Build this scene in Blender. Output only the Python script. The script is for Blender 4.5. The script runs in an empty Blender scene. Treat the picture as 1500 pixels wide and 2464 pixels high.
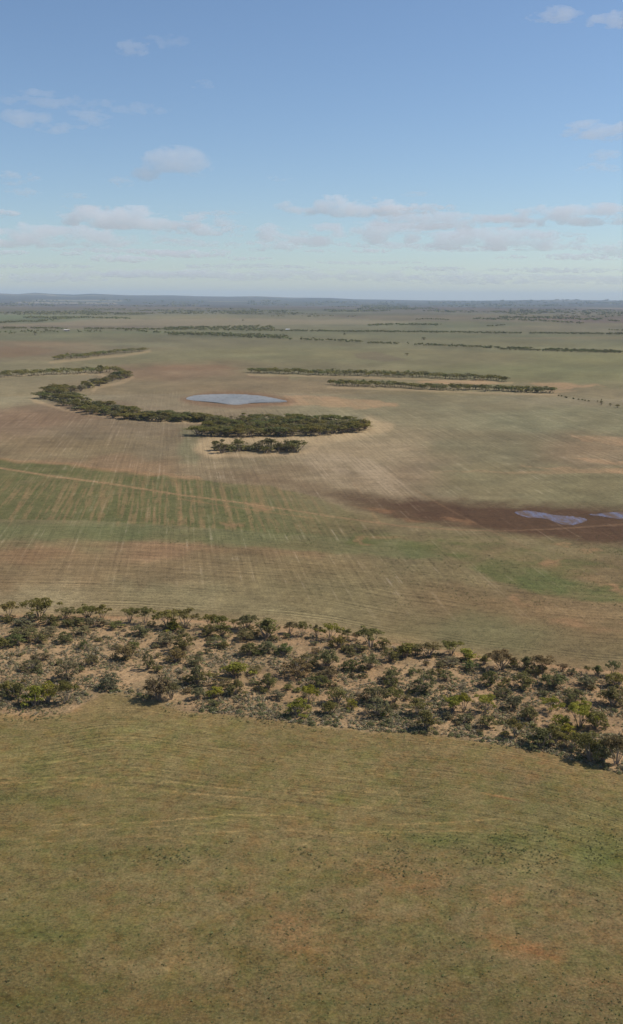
import bpy, math
import numpy as np

# ---------------------------------------------------------------- camera, sky, sun, exposure
S = bpy.context.scene
COL = S.collection
CAM_H = 80.0
FPX = 2526.0                      # focal length in units of the 1500x2464 survey grid
CX, CY = 750.0, 1232.0
PITCH = math.atan((CY - 719.0) / FPX)
ROLL = math.radians(0.25)
cp, sp = math.cos(PITCH), math.sin(PITCH)
F = np.array([0.0, cp, -sp]); U0 = np.array([0.0, sp, cp]); R0 = np.array([1.0, 0.0, 0.0])
RT = R0 * math.cos(ROLL) + U0 * math.sin(ROLL)
UP = U0 * math.cos(ROLL) - R0 * math.sin(ROLL)
from mathutils import Matrix, Vector
cam = bpy.data.cameras.new('camera')
cam.sensor_fit = 'VERTICAL'; cam.sensor_height = 24.0
cam.lens = 24.0 * FPX / 2464.0
cam.clip_start = 1.0; cam.clip_end = 300000.0
camo = bpy.data.objects.new('camera', cam); COL.objects.link(camo)
camo.matrix_world = Matrix(((RT[0], UP[0], -F[0], 0), (RT[1], UP[1], -F[1], 0), (RT[2], UP[2], -F[2], CAM_H), (0, 0, 0, 1)))
S.camera = camo

SUN_EL, SUN_A = math.radians(47), math.radians(14)   # to the right and a little beyond
w = bpy.data.worlds.new('World'); S.world = w; w.use_nodes = True
nt = w.node_tree
bg = nt.nodes['Background']
sky = nt.nodes.new('ShaderNodeTexSky'); sky.sky_type = 'NISHITA'; sky.sun_disc = False
sky.sun_elevation = SUN_EL; sky.sun_rotation = math.pi / 2 - SUN_A
sky.altitude = 100; sky.air_density = 0.88; sky.dust_density = 0.35; sky.ozone_density = 4.0
nt.links.new(sky.outputs[0], bg.inputs[0]); bg.inputs[1].default_value = 0.112
sl = bpy.data.lights.new('sun', 'SUN'); sl.energy = 4.3; sl.angle = math.radians(0.5); sl.color = (1.0, 0.955, 0.89)
so = bpy.data.objects.new('sun', sl); COL.objects.link(so)
tosun = Vector((math.cos(SUN_EL) * math.cos(SUN_A), math.cos(SUN_EL) * math.sin(SUN_A), math.sin(SUN_EL)))
so.rotation_euler = tosun.to_track_quat('Z', 'Y').to_euler(); so.location = (0, 0, 500)
S.view_settings.view_transform = 'Standard'; S.view_settings.look = 'None'
S.view_settings.exposure = 0.0; S.view_settings.gamma = 1.0
S.cycles.volume_bounces = 10; S.cycles.max_bounces = 12; S.cycles.transparent_max_bounces = 16
S.cycles.use_denoising = True

# ---------------------------------------------------------------- helpers
HAZE = 3.5e-5
HAZE_COL = np.array([0.36, 0.45, 0.53])
KALB = np.array([.885, .850, .700])                                           # displayed linear -> albedo

def G(px, py, z=0.0):
    """point of the ground plane seen at survey position px,py"""
    d = F + RT * ((px - CX) / FPX) - UP * ((py - CY) / FPX)
    t = (CAM_H - z) / max(-d[2], 1e-4)
    return d[0] * t, d[1] * t, math.sqrt(d[0] ** 2 + d[1] ** 2) * t

def proj(x, y, z):
    vx = x * RT[0] + y * RT[1] + (z - CAM_H) * RT[2]
    vy = x * UP[0] + y * UP[1] + (z - CAM_H) * UP[2]
    vz = np.maximum(x * F[0] + y * F[1] + (z - CAM_H) * F[2], 1e-3)
    return CX + FPX * vx / vz, CY - FPX * vy / vz

def _h(ix, iy, s):
    a = (ix.astype(np.int64) * 374761393 + iy.astype(np.int64) * 668265263 + s * 1442695041) & 0x7fffffff
    a = ((a ^ (a >> 13)) * 1274126177) & 0x7fffffff
    return ((a ^ (a >> 16)) & 0xffff).astype(np.float64) / 65535.0

def vn(x, y, s=0):
    ix, iy = np.floor(x), np.floor(y); fx, fy = x - ix, y - iy
    fx = fx * fx * (3 - 2 * fx); fy = fy * fy * (3 - 2 * fy)
    a, b = _h(ix, iy, s), _h(ix + 1, iy, s); c, d = _h(ix, iy + 1, s), _h(ix + 1, iy + 1, s)
    return (a * (1 - fx) + b * fx) * (1 - fy) + (c * (1 - fx) + d * fx) * fy

def fbm(x, y, s=0, o=4, g=0.5):
    t, amp, n = 0.0, 1.0, 0.0
    for i in range(o):
        t = t + amp * vn(x * 2 ** i + 17.3 * i, y * 2 ** i - 9.1 * i, s + i); n += amp; amp *= g
    return t / n

def ss(a, b, x):
    t = np.clip((x - a) / (b - a), 0, 1); return t * t * (3 - 2 * t)

def lin(c):
    c = np.asarray(c, float) / 255.0
    return np.where(c <= 0.04045, c / 12.92, ((c + 0.055) / 1.055) ** 2.4)

def sdist(px, py, poly, ysc=1.0):
    """signed distance (inside positive) to a polygon"""
    P = np.array(poly, float); n = len(P)
    inside = np.zeros(px.shape, bool); d2 = np.full(px.shape, 1e18)
    for i in range(n):
        x0, y0 = P[i]; x1, y1 = P[(i + 1) % n]
        c = ((y0 > py) != (y1 > py)) & (px < (x1 - x0) * (py - y0) / ((y1 - y0) if y1 != y0 else 1e-9) + x0)
        inside ^= c
        ex, ey = x1 - x0, (y1 - y0) * ysc
        t = np.clip(((px - x0) * ex + (py - y0) * ysc * ey) / (ex * ex + ey * ey + 1e-9), 0, 1)
        d2 = np.minimum(d2, (px - x0 - t * ex) ** 2 + ((py - y0) * ysc - t * ey) ** 2)
    d = np.sqrt(d2); return np.where(inside, d, -d)

def ldist(px, py, line, ysc=1.0):
    d2 = np.full(np.shape(px), 1e18)
    P = np.array(line, float)
    for i in range(len(P) - 1):
        x0, y0 = P[i][:2]; x1, y1 = P[i + 1][:2]; ex, ey = x1 - x0, (y1 - y0) * ysc
        t = np.clip(((px - x0) * ex + (py - y0) * ysc * ey) / (ex * ex + ey * ey + 1e-9), 0, 1)
        d2 = np.minimum(d2, (px - x0 - t * ex) ** 2 + ((py - y0) * ysc - t * ey) ** 2)
    return np.sqrt(d2)

def mesh_np(name, V, Fc, quads=True, mats=(), smooth=False, midx=None):
    V = np.asarray(V, np.float32); Fc = np.asarray(Fc, np.int32); k = Fc.shape[1]
    me = bpy.data.meshes.new(name)
    me.vertices.add(len(V)); me.vertices.foreach_set('co', V.ravel())
    me.loops.add(Fc.size); me.loops.foreach_set('vertex_index', Fc.ravel())
    me.polygons.add(len(Fc)); me.polygons.foreach_set('loop_start', np.arange(0, Fc.size, k, dtype=np.int32))
    try: me.polygons.foreach_set('loop_total', np.full(len(Fc), k, np.int32))
    except Exception: pass
    for m in mats: me.materials.append(m)
    me.polygons.foreach_set('use_smooth', np.full(len(Fc), smooth, bool))
    if midx is not None: me.polygons.foreach_set('material_index', np.asarray(midx, np.int32))
    me.update(calc_edges=True); me.validate()
    return me

def link(name, me, parent=None, loc=None, col=None):
    o = bpy.data.objects.new(name, me); COL.objects.link(o)
    if parent: o.parent = parent
    if loc is not None: o.location = loc
    if col is not None: o.color = (*col, 1)
    return o

RELAB = []
def tag(o, label=None, cat=None, group=None, kind=None):
    if label: o['label'] = label
    if cat: o['category'] = cat
    if group: o['group'] = group
    if kind: o['kind'] = kind
    return o

# ---------------------------------------------------------------- terrain
SIL = np.array([(-400, 709), (0, 705), (30, 707), (70, 708.5), (110, 705), (150, 708), (200, 709.5), (240, 707.5), (330, 711),
                (430, 711), (480, 713), (560, 714), (620, 713), (700, 716), (790, 717), (850, 720), (920, 721), (1000, 722.5),
                (1130, 723.3), (1230, 722.2), (1340, 721.2), (1420, 722.5), (1500, 723.5), (1900, 722)])
def ground_h(x, y):
    r = np.hypot(x, y)
    az = np.where(y > 1, CX + FPX * x / np.maximum(y, 1) * cp, CX)
    az = np.clip(az, -400, 1900)
    yi = 719.0 + (az - 750) * math.tan(ROLL)
    top = CAM_H + (yi - np.interp(az, SIL[:, 0], SIL[:, 1])) / FPX * 26000
    n = fbm(x / 3100, y / 2600, 5, 4) - 0.5
    n2 = fbm(x / 900, y / 700, 9, 3) - 0.5
    ramp = ss(11000, 26000, r) * (1 - 0.6 * ss(27000, 36000, r))
    h = ramp * np.minimum(top, 175) + ss(9000, 15000, r) * (n * 34 + n2 * 10) * (1 - 0.85 * ss(20000, 25500, r))
    ridge = np.exp(-((r - 26000) / 900) ** 2) * np.maximum(0, top - 175)
    h = h + ridge
    # gentle low sand rise under the scrub and soft relief close by
    return np.where(y > 1, h, 0.0) + 0.0

def near_relief(x, y):
    r = np.hypot(x, y)
    return (fbm(x / 38, y / 38, 31, 3) - 0.5) * 1.1 * (1 - ss(275, 345, r))

STRIP_TOP = [(-500, 1470), (0, 1484), (200, 1486), (330, 1490), (470, 1498), (600, 1507), (700, 1516), (800, 1528), (950, 1556), (1050, 1568), (1150, 1586), (1300, 1603), (1400, 1615), (1500, 1620), (1800, 1660)]
STRIP_BOT = [(-500, 1745), (0, 1716), (60, 1722), (120, 1719), (170, 1708), (210, 1684), (262, 1668), (330, 1680), (440, 1704), (560, 1717), (650, 1728), (760, 1743), (900, 1755), (1050, 1766), (1200, 1790), (1330, 1812), (1450, 1846), (1500, 1862), (1800, 2010)]
ST = np.array(STRIP_TOP, float); SB = np.array(STRIP_BOT, float)

# radial fan: rows follow the drone's slant angle, columns dense ahead
ang = np.concatenate([np.radians(np.linspace(80, 38.5, 24, endpoint=False)),
                      np.arctan(np.linspace(math.tan(math.radians(38.5) - PITCH), math.tan(math.radians(0.72) - PITCH), 900)) + PITCH])
rr = np.concatenate([CAM_H / np.tan(ang), np.geomspace(6550, 40000, 190)])
azc = np.radians(np.concatenate([np.linspace(-180, -24, 32, endpoint=False), np.linspace(-24, -17.6, 24, endpoint=False),
                                 np.linspace(-17.6, 17.6, 660, endpoint=False), np.linspace(17.6, 24, 24, endpoint=False),
                                 np.linspace(24, 180, 32)]))
RR, AZ = np.meshgrid(rr, azc, indexing='ij')
X = (RR * np.sin(AZ)).ravel(); Y = (RR * np.cos(AZ)).ravel()
Z = ground_h(X, Y) + near_relief(X, Y)
NR, NC = RR.shape
front = Y > 20
PX, PY = proj(X, np.maximum(Y, 1.0), np.zeros_like(X))
PX = np.where(front, PX, 9999.0); PY = np.where(front, PY, 3200.0)
PX = np.clip(PX, -3000, 5000); PY = np.clip(PY, 700, 4000)
rad = np.hypot(X, Y)

# --- base ground colour: soil survey samples spread over the land
SAMPLES = """
50 2440 92 86 54|400 2440 101 89 59|750 2440 105 92 62|1100 2440 104 95 66|1450 2440 110 98 70
50 2300 92 88 55|400 2300 112 101 73|750 2300 118 102 76|1100 2300 113 100 74|1450 2300 119 102 76
50 2150 104 97 65|400 2150 108 100 68|750 2150 118 104 74|1100 2150 112 103 73|1450 2150 112 106 76
50 2030 107 98 64|400 2030 112 102 70|750 2030 117 105 72|1000 2030 109 103 70|1250 2030 104 102 68|1450 2030 100 100 62
50 1900 111 103 67|400 1900 120 108 74|750 1900 120 107 74|1100 1900 118 103 72|1450 1900 124 107 76
50 1780 122 110 76|400 1780 122 112 76|750 1780 122 110 76|1050 1780 126 110 79|1300 1840 134 111 82
50 1455 149 133 105|400 1460 140 127 98|750 1450 129 116 87|1100 1450 122 104 78|1400 1470 134 112 84
1200 1545 118 109 80|1450 1560 122 107 80|600 1490 136 123 94|50 1380 132 112 86|400 1380 130 112 86|750 1380 126 110 82|1100 1400 120 107 80
50 1320 140 112 86|400 1320 138 112 88|700 1345 127 108 82|50 1275 120 112 84|300 1280 116 112 82|600 1290 118 109 82|900 1340 122 108 82
50 1080 136 117 92|250 1080 131 115 90|400 1080 134 118 96|600 1110 138 123 100|900 1100 142 126 104|1200 1080 128 118 94|1450 1080 134 116 94
900 1150 140 122 101|1200 1150 128 118 92|1450 1170 126 117 90|700 1150 136 118 96|300 1110 140 116 92
50 1000 140 118 98|150 985 131 112 93|300 1020 132 118 98|1000 1000 132 122 98|1300 1000 128 122 98|1450 1000 124 118 94
20 950 142 130 107|400 950 136 122 101|600 930 132 117 97|1100 970 130 120 96|1400 950 136 125 103
450 890 136 116 98|60 880 127 120 100|700 890 126 119 97|1300 890 124 121 94|50 850 127 117 99|300 860 126 120 98|700 850 127 122 98|1100 860 127 121 98|1450 860 124 121 94
50 830 130 117 101|400 820 124 120 102|900 825 124 121 101|1300 825 122 119 98|100 803 118 117 100|500 800 117 117 100|900 803 119 118 100|1400 815 118 117 99
300 780 128 122 110|700 780 122 121 107|1100 780 118 119 103|1400 785 121 117 105
50 765 118 123 109|400 765 132 127 113|700 765 124 121 111|1100 765 120 117 107|1400 765 119 113 107|200 748 120 120 116|750 748 118 120 116|1300 748 116 117 115|400 733 118 120 118|1200 735 116 118 118
"""
sm = np.array([[float(v) for v in t.split()] for l in SAMPLES.strip().splitlines() for t in l.split('|')])
d = F[None] + RT[None] * ((sm[:, 0:1] - CX) / FPX) - UP[None] * ((sm[:, 1:2] - CY) / FPX)
slr = np.log(CAM_H / np.maximum(-d[:, 2], 1e-3))
sc = lin(sm[:, 2:5])
lr = np.log(np.clip(rad, 40, 40000))
wx = PX + (fbm(X / 45, Y / 45, 40, 4) - .5) * 60; wl = lr + (fbm(PX / 70, lr * 14, 41, 4) - .5) * 0.10
num = np.zeros((len(X), 3)); den = np.zeros(len(X))
for k in range(len(sm)):
    dd = ((wx - sm[k, 0]) / 210) ** 2 + ((wl - slr[k]) / 0.11) ** 2
    wgt = 1.0 / (dd + 0.08) ** 2.2
    den += wgt; num += wgt[:, None] * sc[k][None]
C = num / den[:, None]
T = np.exp(-HAZE * rad)[:, None]
C = np.where(rad[:, None] > 900, np.clip((C - (1 - T) * HAZE_COL) / T, C * 0.35, 1), C)

def mix(mask, rgb, sr=True):
    global C
    c = lin(rgb) if sr else np.asarray(rgb)
    C = C + (c[None] - C) * np.clip(mask, 0, 1)[:, None]

# warped survey coordinates for ragged edges
WX = PX + (fbm(PX / 34, PY / 9, 50, 4) - .5) * 34
WY = PY + (fbm(PX / 40, PY / 11, 55, 4) - .5) * 13
far = (PY < 1000)
def poly(pts, soft, ysc=1.0, wob=1.0):
    return ss(-soft, soft, sdist(PX + (WX - PX) * wob, PY + (WY - PY) * wob, pts, ysc))
n1 = fbm(X / 9, Y / 9, 60, 5, .6)           # ragged metre-scale noise
n2 = fbm(X / 30, Y / 30, 63, 4)
n3 = fbm(PX / 60, PY / 10, 66, 4, .6)
TA = math.atan((430 - CX) / FPX)            # heading of the seed rows
UA = X * math.cos(TA) - Y * math.sin(TA); VA = X * math.sin(TA) + Y * math.cos(TA)
rowA = fbm(UA / 3.2, VA / 70, 70, 4, .6); rowB = fbm(UA / 16, VA / 120, 75, 3, .6)

# overall tonal mottling of the paddocks
mot = (fbm(PX / 160, lr * 9, 80, 5, .55) - .5)
C *= (1 + 0.45 * mot)[:, None]
C *= (1 + 0.45 * (n3 - .5))[:, None]
C *= (1 + 0.45 * (n2 - .5) * ss(1500, 1900, PY))[:, None]
hue = (fbm(PX / 120, lr * 13, 84, 4) - .5)
C[:, 0] *= 1 + 0.04 * hue; C[:, 1] *= 1 - 0.06 * hue; C[:, 2] *= 1 - 0.10 * hue

# ---- middle field
# green weedy block with sandy row scars
gb = poly([(-300, 1090), (0, 1106), (180, 1120), (350, 1140), (520, 1160), (640, 1168), (760, 1195), (860, 1240), (880, 1290), (700, 1288), (500, 1270), (250, 1254), (0, 1250), (-300, 1245)], 4, 1.5, .6)
gfade = 1 - 0.65 * ss(520, 900, PX)
rowF = fbm(UA / 1.0, VA / 40, 170, 3, .6)
scar = ss(.50, .60, rowF * .62 + n1 * .28 + rowB * .10) * ss(1120, 1190, PY + PX * .02)
mix(gb * gfade * (0.4 + .8 * n1), (97, 98, 62))
mix(gb * gfade * scar * .72, (140, 118, 88))
for (xt, xb, wd, st) in ((368, 372, 5, .5), (424, 436, 9, .9), (474, 492, 10, .45), (535, 556, 7, .35), (290, 284, 8, .45), (345, 343, 12, .4),
                         (250, 236, 7, .35), (190, 150, 10, .35), (80, 20, 9, .5), (610, 650, 7, .4), (660, 720, 9, .4), (720, 800, 7, .35), (845, 920, 9, .35)):
    ld = ldist(PX, PY, [(xt, 1150), (xb, 1270)], 1)
    mix(ss(wd * .75, wd * .1, ld + (n1 - .5) * wd * 1.6) * st * ss(.32, .62, n1 * .6 + n3 * .4) * ss(1140, 1170, PY) * ss(1280, 1255, PY), (156, 124, 94))
mix(poly([(-100, 1098), (120, 1108), (350, 1134), (480, 1150), (480, 1156), (340, 1142), (120, 1117), (-100, 1105)], 3) * .45, (160, 124, 94))
# green band and the broad green patch to the right
gb2 = poly([(-300, 1258), (0, 1258), (300, 1264), (560, 1276), (800, 1288), (1000, 1300), (1060, 1345), (960, 1342), (800, 1332), (640, 1318), (400, 1302), (200, 1300), (-300, 1296)], 9, 1.4)
mix(gb2 * (.35 + .3 * n3), (104, 109, 74))
gb3 = poly([(860, 1262), (1000, 1278), (1160, 1288), (1300, 1300), (1500, 1318), (1900, 1350), (1900, 1500), (1500, 1452), (1420, 1448), (1300, 1430), (1200, 1402), (1110, 1350), (1000, 1320), (840, 1310)], 10, 1.3)
mix(gb3 * ss(.3, .65, n1 * .5 + n2 * .5) * .85, (98, 100, 62))
for p, s_ in (([(1230, 1375), (1290, 1372), (1380, 1400), (1480, 1430), (1500, 1450), (1380, 1440), (1260, 1410)], .55), ([(960, 1318), (1010, 1322), (1060, 1345), (990, 1342)], .6), ([(1200, 1350), (1300, 1345), (1300, 1360)], .5), ([(300, 1285), (520, 1290), (500, 1303), (300, 1298)], .4)):
    mix(poly(p, 10) * s_ * .6 * (.4 + n1), (92, 104, 64))
for p, s_ in (([(880, 1288), (1000, 1294), (1010, 1300), (900, 1299)], .6), ([(855, 1290), (885, 1290), (890, 1312), (870, 1312)], .6),
              ([(1280, 1305), (1390, 1308), (1440, 1325), (1400, 1335), (1320, 1318)], .8), ([(1300, 1350), (1350, 1348), (1345, 1360), (1310, 1362)], .8), ([(1420, 1395), (1500, 1410), (1500, 1420), (1440, 1405)], .7),
              ([(1455, 1400), (1520, 1420), (1520, 1432), (1460, 1412)], .6), ([(1225, 1438), (1250, 1436), (1260, 1448), (1232, 1450)], .9), ([(1240, 1455), (1330, 1480), (1420, 1500), (1540, 1505), (1540, 1522), (1420, 1515), (1330, 1498), (1270, 1475)], .8),
              ([(1180, 1440), (1260, 1450), (1300, 1470), (1240, 1462)], .5), ([(590, 1212), (640, 1214), (650, 1226), (600, 1222)], .8), ([(530, 1256), (580, 1258), (580, 1266), (540, 1264)], .7)):
    mix(poly(p, 8, 1.5, 1.6) * s_ * ss(.34, .6, n1), (152, 120, 92))
mix(poly([(1100, 1440), (1250, 1440), (1520, 1490), (1520, 1540), (1250, 1500)], 18) * .25, (136, 108, 80))
mix(poly([(1140, 1325), (1200, 1320), (1480, 1400), (1500, 1420)], 10) * .12, (160, 120, 90))
mix(poly([(-200, 1300), (200, 1302), (620, 1320), (800, 1334), (780, 1345), (600, 1332), (200, 1316), (-200, 1316)], 8) * .2, (146, 114, 86))
# vehicle track across the field
tr = ldist(PX, PY, [(-300, 1085), (0, 1126), (120, 1145), (260, 1163), (430, 1190), (560, 1207), (700, 1227), (800, 1243), (960, 1265), (1080, 1274), (1200, 1278), (1330, 1273), (1500, 1262), (1800, 1235)], 1.5)
tw = np.interp(PX, [0, 300, 600, 1000, 1500], [4.6, 4.2, 3.4, 2.6, 2.4])
mix(ss(tw * 1.0, tw * .3, tr) * np.interp(PX, [0, 500, 800, 1500], [.9, .8, .7, .6]) * (.7 + .5 * n1), (160, 130, 100))
tr2 = ldist(PX, PY, [(430, 1200), (600, 1226), (760, 1248)], 1.5)
mix(ss(3, 1, tr2) * .4, (160, 126, 96))
# dark wet ground
dk = poly([(720, 1178), (860, 1190), (1000, 1200), (1200, 1212), (1500, 1222), (1900, 1215), (1900, 1345), (1500, 1310), (1380, 1300), (1230, 1284), (1120, 1268), (980, 1250), (860, 1222)], 26, 1.6, 1.7)
dks = np.interp(PX, [700, 850, 1000, 1500], [.3, .75, 1.0, 1.0]) * (.85 + .35 * n1)
mix(dk * dks, (88, 66, 50))
mix(poly([(480, 1130), (700, 1150), (820, 1178), (1000, 1195), (820, 1196), (640, 1165)], 12) * .45, (112, 92, 72))
for p in ([(850, 1215), (900, 1212), (960, 1232), (1010, 1240), (900, 1228)], [(1080, 1240), (1160, 1268), (1130, 1268), (1060, 1245)], [(960, 1240), (1040, 1258), (980, 1252)]):
    mix(poly(p, 5) * .5 * ss(.35, .65, n1), (150, 112, 84))
mix(ss(tw * 1.3, tw * .4, tr + (n1 - .5) * 2) * ss(760, 960, PX) * .5, (134, 106, 84))
mix(ss(2.6, 1, ldist(PX, PY, [(1000, 1180), (1080, 1225), (1150, 1262), (1230, 1300), (1330, 1350)], 1)) * .3 * (.4 + n1), (150, 118, 92))
# ---- upper field: sandy halos and bright streaks
halo = ldist(PX, PY, [(520, 1090), (480, 1076), (510, 1060), (620, 1056), (760, 1058), (880, 1040), (930, 1026), (890, 1015)], 1.3)
mix(ss(26, 4, halo + (n3 - .5) * 16) * .8, (182, 158, 128))
halo2 = ldist(PX, PY, [(500, 1094), (600, 1096), (730, 1090), (760, 1078)], 1.5)
mix(ss(14, 2, halo2) * .65, (176, 152, 124))
mix(poly([(780, 1035), (930, 1020), (1060, 1040), (1000, 1090), (950, 1130), (860, 1110), (740, 1100)], 30) * .4 * (.4 + rowB), (168, 148, 122))
mix(poly([(690, 1090), (900, 1100), (960, 1160), (1080, 1205), (960, 1190), (820, 1160)], 22) * ss(.42, .62, rowB) * .7, (172, 152, 130))
for p, s_ in (([(690, 952), (780, 955), (920, 962), (960, 975), (860, 983), (740, 974), (600, 976), (590, 970), (690, 966)], .62), ([(1370, 1045), (1520, 1055), (1520, 1075), (1400, 1062)], .45), ([(1250, 1120), (1400, 1128), (1520, 1128), (1520, 1142), (1380, 1138)], .5), ([(1380, 1100), (1540, 1112), (1540, 1122), (1400, 1112)], .45),
              ([(1020, 1132), (1260, 1134), (1500, 1136), (1500, 1140), (1260, 1139)], .4), ([(1260, 920), (1380, 922), (1460, 930), (1340, 935)], .6), ([(1280, 935), (1400, 940), (1350, 948)], .35), ([(1000, 918), (1130, 914), (1240, 920), (1150, 926), (1010, 924)], .7)):
    mix(poly(p, 4, 2) * s_ * (.3 + 1.2 * rowA), (176, 142, 112))
mix(ss(24, 5, ldist(PX, PY, [(445, 1000), (480, 1000), (700, 1002)], 1.3)) * 0, (0, 0, 0))
mix(poly([(0, 985), (150, 975), (330, 1000), (460, 1025), (520, 1040), (400, 1045), (150, 1040), (0, 1020)], 18) * .22, (120, 92, 72))
mix(poly([(440, 1030), (480, 1032), (475, 1120), (430, 1110)], 10) * .35 * (.4 + rowA), (112, 122, 92))
mix(poly([(900, 880), (940, 876), (930, 890)], 5) * .0, (0, 0, 0))
mix(poly([(420, 878), (560, 880), (600, 890), (420, 890), (340, 884)], 5, 2) * .35, (128, 98, 76))
mix(poly([(590, 905), (700, 906), (690, 916), (600, 914)], 4, 2) * .45, (112, 90, 74))
mix(poly([(850, 852), (900, 846), (950, 858), (985, 868), (930, 870), (860, 862)], 3, 2, .3) * .4, (108, 90, 80))
mix(poly([(-50, 836), (60, 832), (140, 842), (90, 856), (0, 862), (-60, 860)], 5, 2) * .3, (136, 102, 80))
mix(poly([(60, 850), (170, 845), (330, 856), (200, 862)], 5, 2) * .3, (118, 96, 84))
# pond margin
mix(ss(34, 6, ldist(PX, PY, [(455, 962), (500, 951), (570, 949), (640, 955), (690, 966), (640, 970), (570, 976), (500, 970), (455, 962)], 2.5)) * .7, (122, 92, 72))
# pale margins of the groves
for ln, wd in (([(122, 872), (200, 864), (300, 855), (358, 846)], 6), ([(-50, 912), (60, 903), (150, 900), (235, 899), (250, 904)], 5), ([(85, 966), (150, 984), (240, 1000), (330, 1012), (470, 1017), (520, 1016)], 6),
               ([(318, 908), (290, 922), (232, 932), (225, 940)], 6), ([(600, 902), (800, 906), (1000, 912), (1230, 922)], 4), ([(790, 932), (950, 937), (1150, 945), (1340, 950)], 4), ([(90, 948), (75, 960), (100, 968)], 5)):
    dl = ldist(PX, PY, ln, 2.0)
    mix(ss(wd * 1.8, wd * .3, dl + (n3 - .5) * wd * 1.5) * .42, (184, 158, 128))
mix(poly([(-60, 905), (100, 900), (235, 902), (200, 918), (100, 935), (60, 950), (-60, 935)], 12, 2) * .35, (142, 132, 108))
# ---- far country: paddocks as blocks on a rough survey grid
fx = X * .97 + Y * .22; fy = Y * .97 - X * .22
cellx = np.floor(fx / 1250 + .6 * vn(np.floor(fy / 850), fx * 0, 90)); celly = np.floor(fy / 850)
hv = _h(cellx, celly, 91); hv2 = _h(cellx, celly, 92)
fm = ss(3300, 4600, rad)
pal = np.stack([lin((134, 118, 98)), lin((104, 108, 80)), lin((124, 106, 92)), lin((96, 100, 74)), lin((142, 128, 104)), lin((112, 98, 88))])
pc = pal[(hv * 5.99).astype(int)]
C = C + (pc - C) * (fm * .22)[:, None]
C *= (1 + fm * (hv2 - .5) * .3)[:, None]
pale = fm * (hv2 > .93) * ss(9000, 12000, rad)
C = C + (lin((196, 180, 158))[None] - C) * (pale * .35)[:, None]
# bands seen on the plain
for p, c, s_ in (([(250, 768), (600, 768), (1000, 773), (900, 781), (500, 783), (60, 783), (0, 785)], (146, 132, 112), .5), ([(0, 784), (300, 784), (500, 788), (0, 790)], (112, 96, 86), .5), ([(0, 756), (120, 758), (40, 768), (-20, 770)], (112, 120, 92), .5),
                 ([(1280, 766), (1520, 768), (1520, 778), (1340, 776)], (112, 92, 86), .45), ([(1000, 804), (1520, 806), (1520, 812), (1100, 812)], (100, 106, 80), .2), ([(1180, 812), (1520, 808), (1520, 818), (1300, 816)], (132, 116, 92), .4),
                 ([(0, 796), (420, 797), (420, 802), (0, 800)], (104, 112, 78), .3), ([(700, 797), (1000, 801), (960, 806), (700, 803)], (108, 112, 88), .25)):
    mix(poly(p, 2, 2, .3) * s_, c)

# ---- foreground paddock
green = lambda p, so_, s_, c=(82, 96, 46): mix(poly(p, so_) * min(1, s_ * 1.35) * ss(.28, .62, n1 * .6 + n2 * .4), c)
green([(940, 2010), (1040, 2000), (1200, 2002), (1380, 2010), (1560, 2040), (1560, 2110), (1450, 2094), (1340, 2062), (1180, 2045), (1000, 2040)], 26, 1, (76, 92, 44))
green([(1180, 2010), (1560, 2040), (1560, 2130), (1400, 2100), (1240, 2060)], 40, .5, (84, 100, 54))
green([(1400, 2050), (1560, 2060), (1560, 2110), (1440, 2088)], 22, .9, (66, 92, 36))
green([(-100, 1905), (120, 1912), (230, 1926), (60, 1934), (-100, 1932)], 10, .5); green([(-100, 2010), (60, 2015), (180, 2030), (-100, 2034)], 12, .55)
green([(-100, 2220), (200, 2190), (340, 2215), (160, 2290), (-100, 2320)], 40, .5); green([(400, 2440), (900, 2380), (1000, 2420), (700, 2500), (300, 2500)], 40, .35, (84, 92, 48))
green([(820, 1904), (885, 1908), (890, 1932), (820, 1940), (790, 1920)], 10, .45); green([(1050, 2300), (1200, 2320), (1120, 2360), (1000, 2340)], 30, .35)
green([(520, 2120), (700, 2090), (900, 2110), (700, 2150)], 30, .3); green([(-100, 2380), (180, 2360), (240, 2440), (0, 2500), (-100, 2500)], 40, .35, (80, 84, 44)); green([(830, 2210), (1000, 2220), (900, 2260)], 25, .35)
mix(poly([(1170, 2150), (1220, 2160), (1250, 2190), (1190, 2200), (1165, 2180)], 24, 1, 1.8) * .85 * ss(.28, .55, n1), (150, 102, 70))
mix(poly([(1150, 2240), (1250, 2262), (1370, 2300), (1360, 2330), (1260, 2305), (1180, 2275)], 26, 1, 1.8) * .95 * ss(.28, .55, n1), (158, 106, 72))
mix(poly([(860, 2080), (960, 2075), (1080, 2110), (1060, 2160), (960, 2150), (880, 2110)], 34) * .6 * (.4 + n1), (138, 98, 66))
mix(poly([(660, 2190), (740, 2190), (790, 2290), (700, 2300), (650, 2250)], 30) * .65 * (.4 + n1), (146, 108, 78)); mix(poly([(540, 2130), (620, 2110), (640, 2160), (560, 2170)], 28) * .4, (136, 104, 74))
mix(poly([(230, 2315), (420, 2300), (600, 2322), (540, 2345), (330, 2350)], 22) * .5 * (.3 + 1.2 * n1), (150, 132, 100))
mix(poly([(980, 2160), (1150, 2190), (1040, 2215), (900, 2190)], 26) * .35 * (.3 + n1), (142, 128, 98)); mix(poly([(1350, 2350), (1500, 2320), (1560, 2370), (1420, 2390)], 30) * .35, (146, 108, 80))
mix(poly([(200, 2080), (500, 2060), (520, 2110), (250, 2130)], 34) * .25, (122, 114, 80)); mix(poly([(1280, 2170), (1330, 2180), (1320, 2200)], 14) * .4, (150, 110, 82))
mix(poly([(1000, 2230), (1220, 2290), (1500, 2340), (1380, 2345), (1150, 2290)], 22) * .35 * (.3 + n1), (128, 124, 98))
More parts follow.
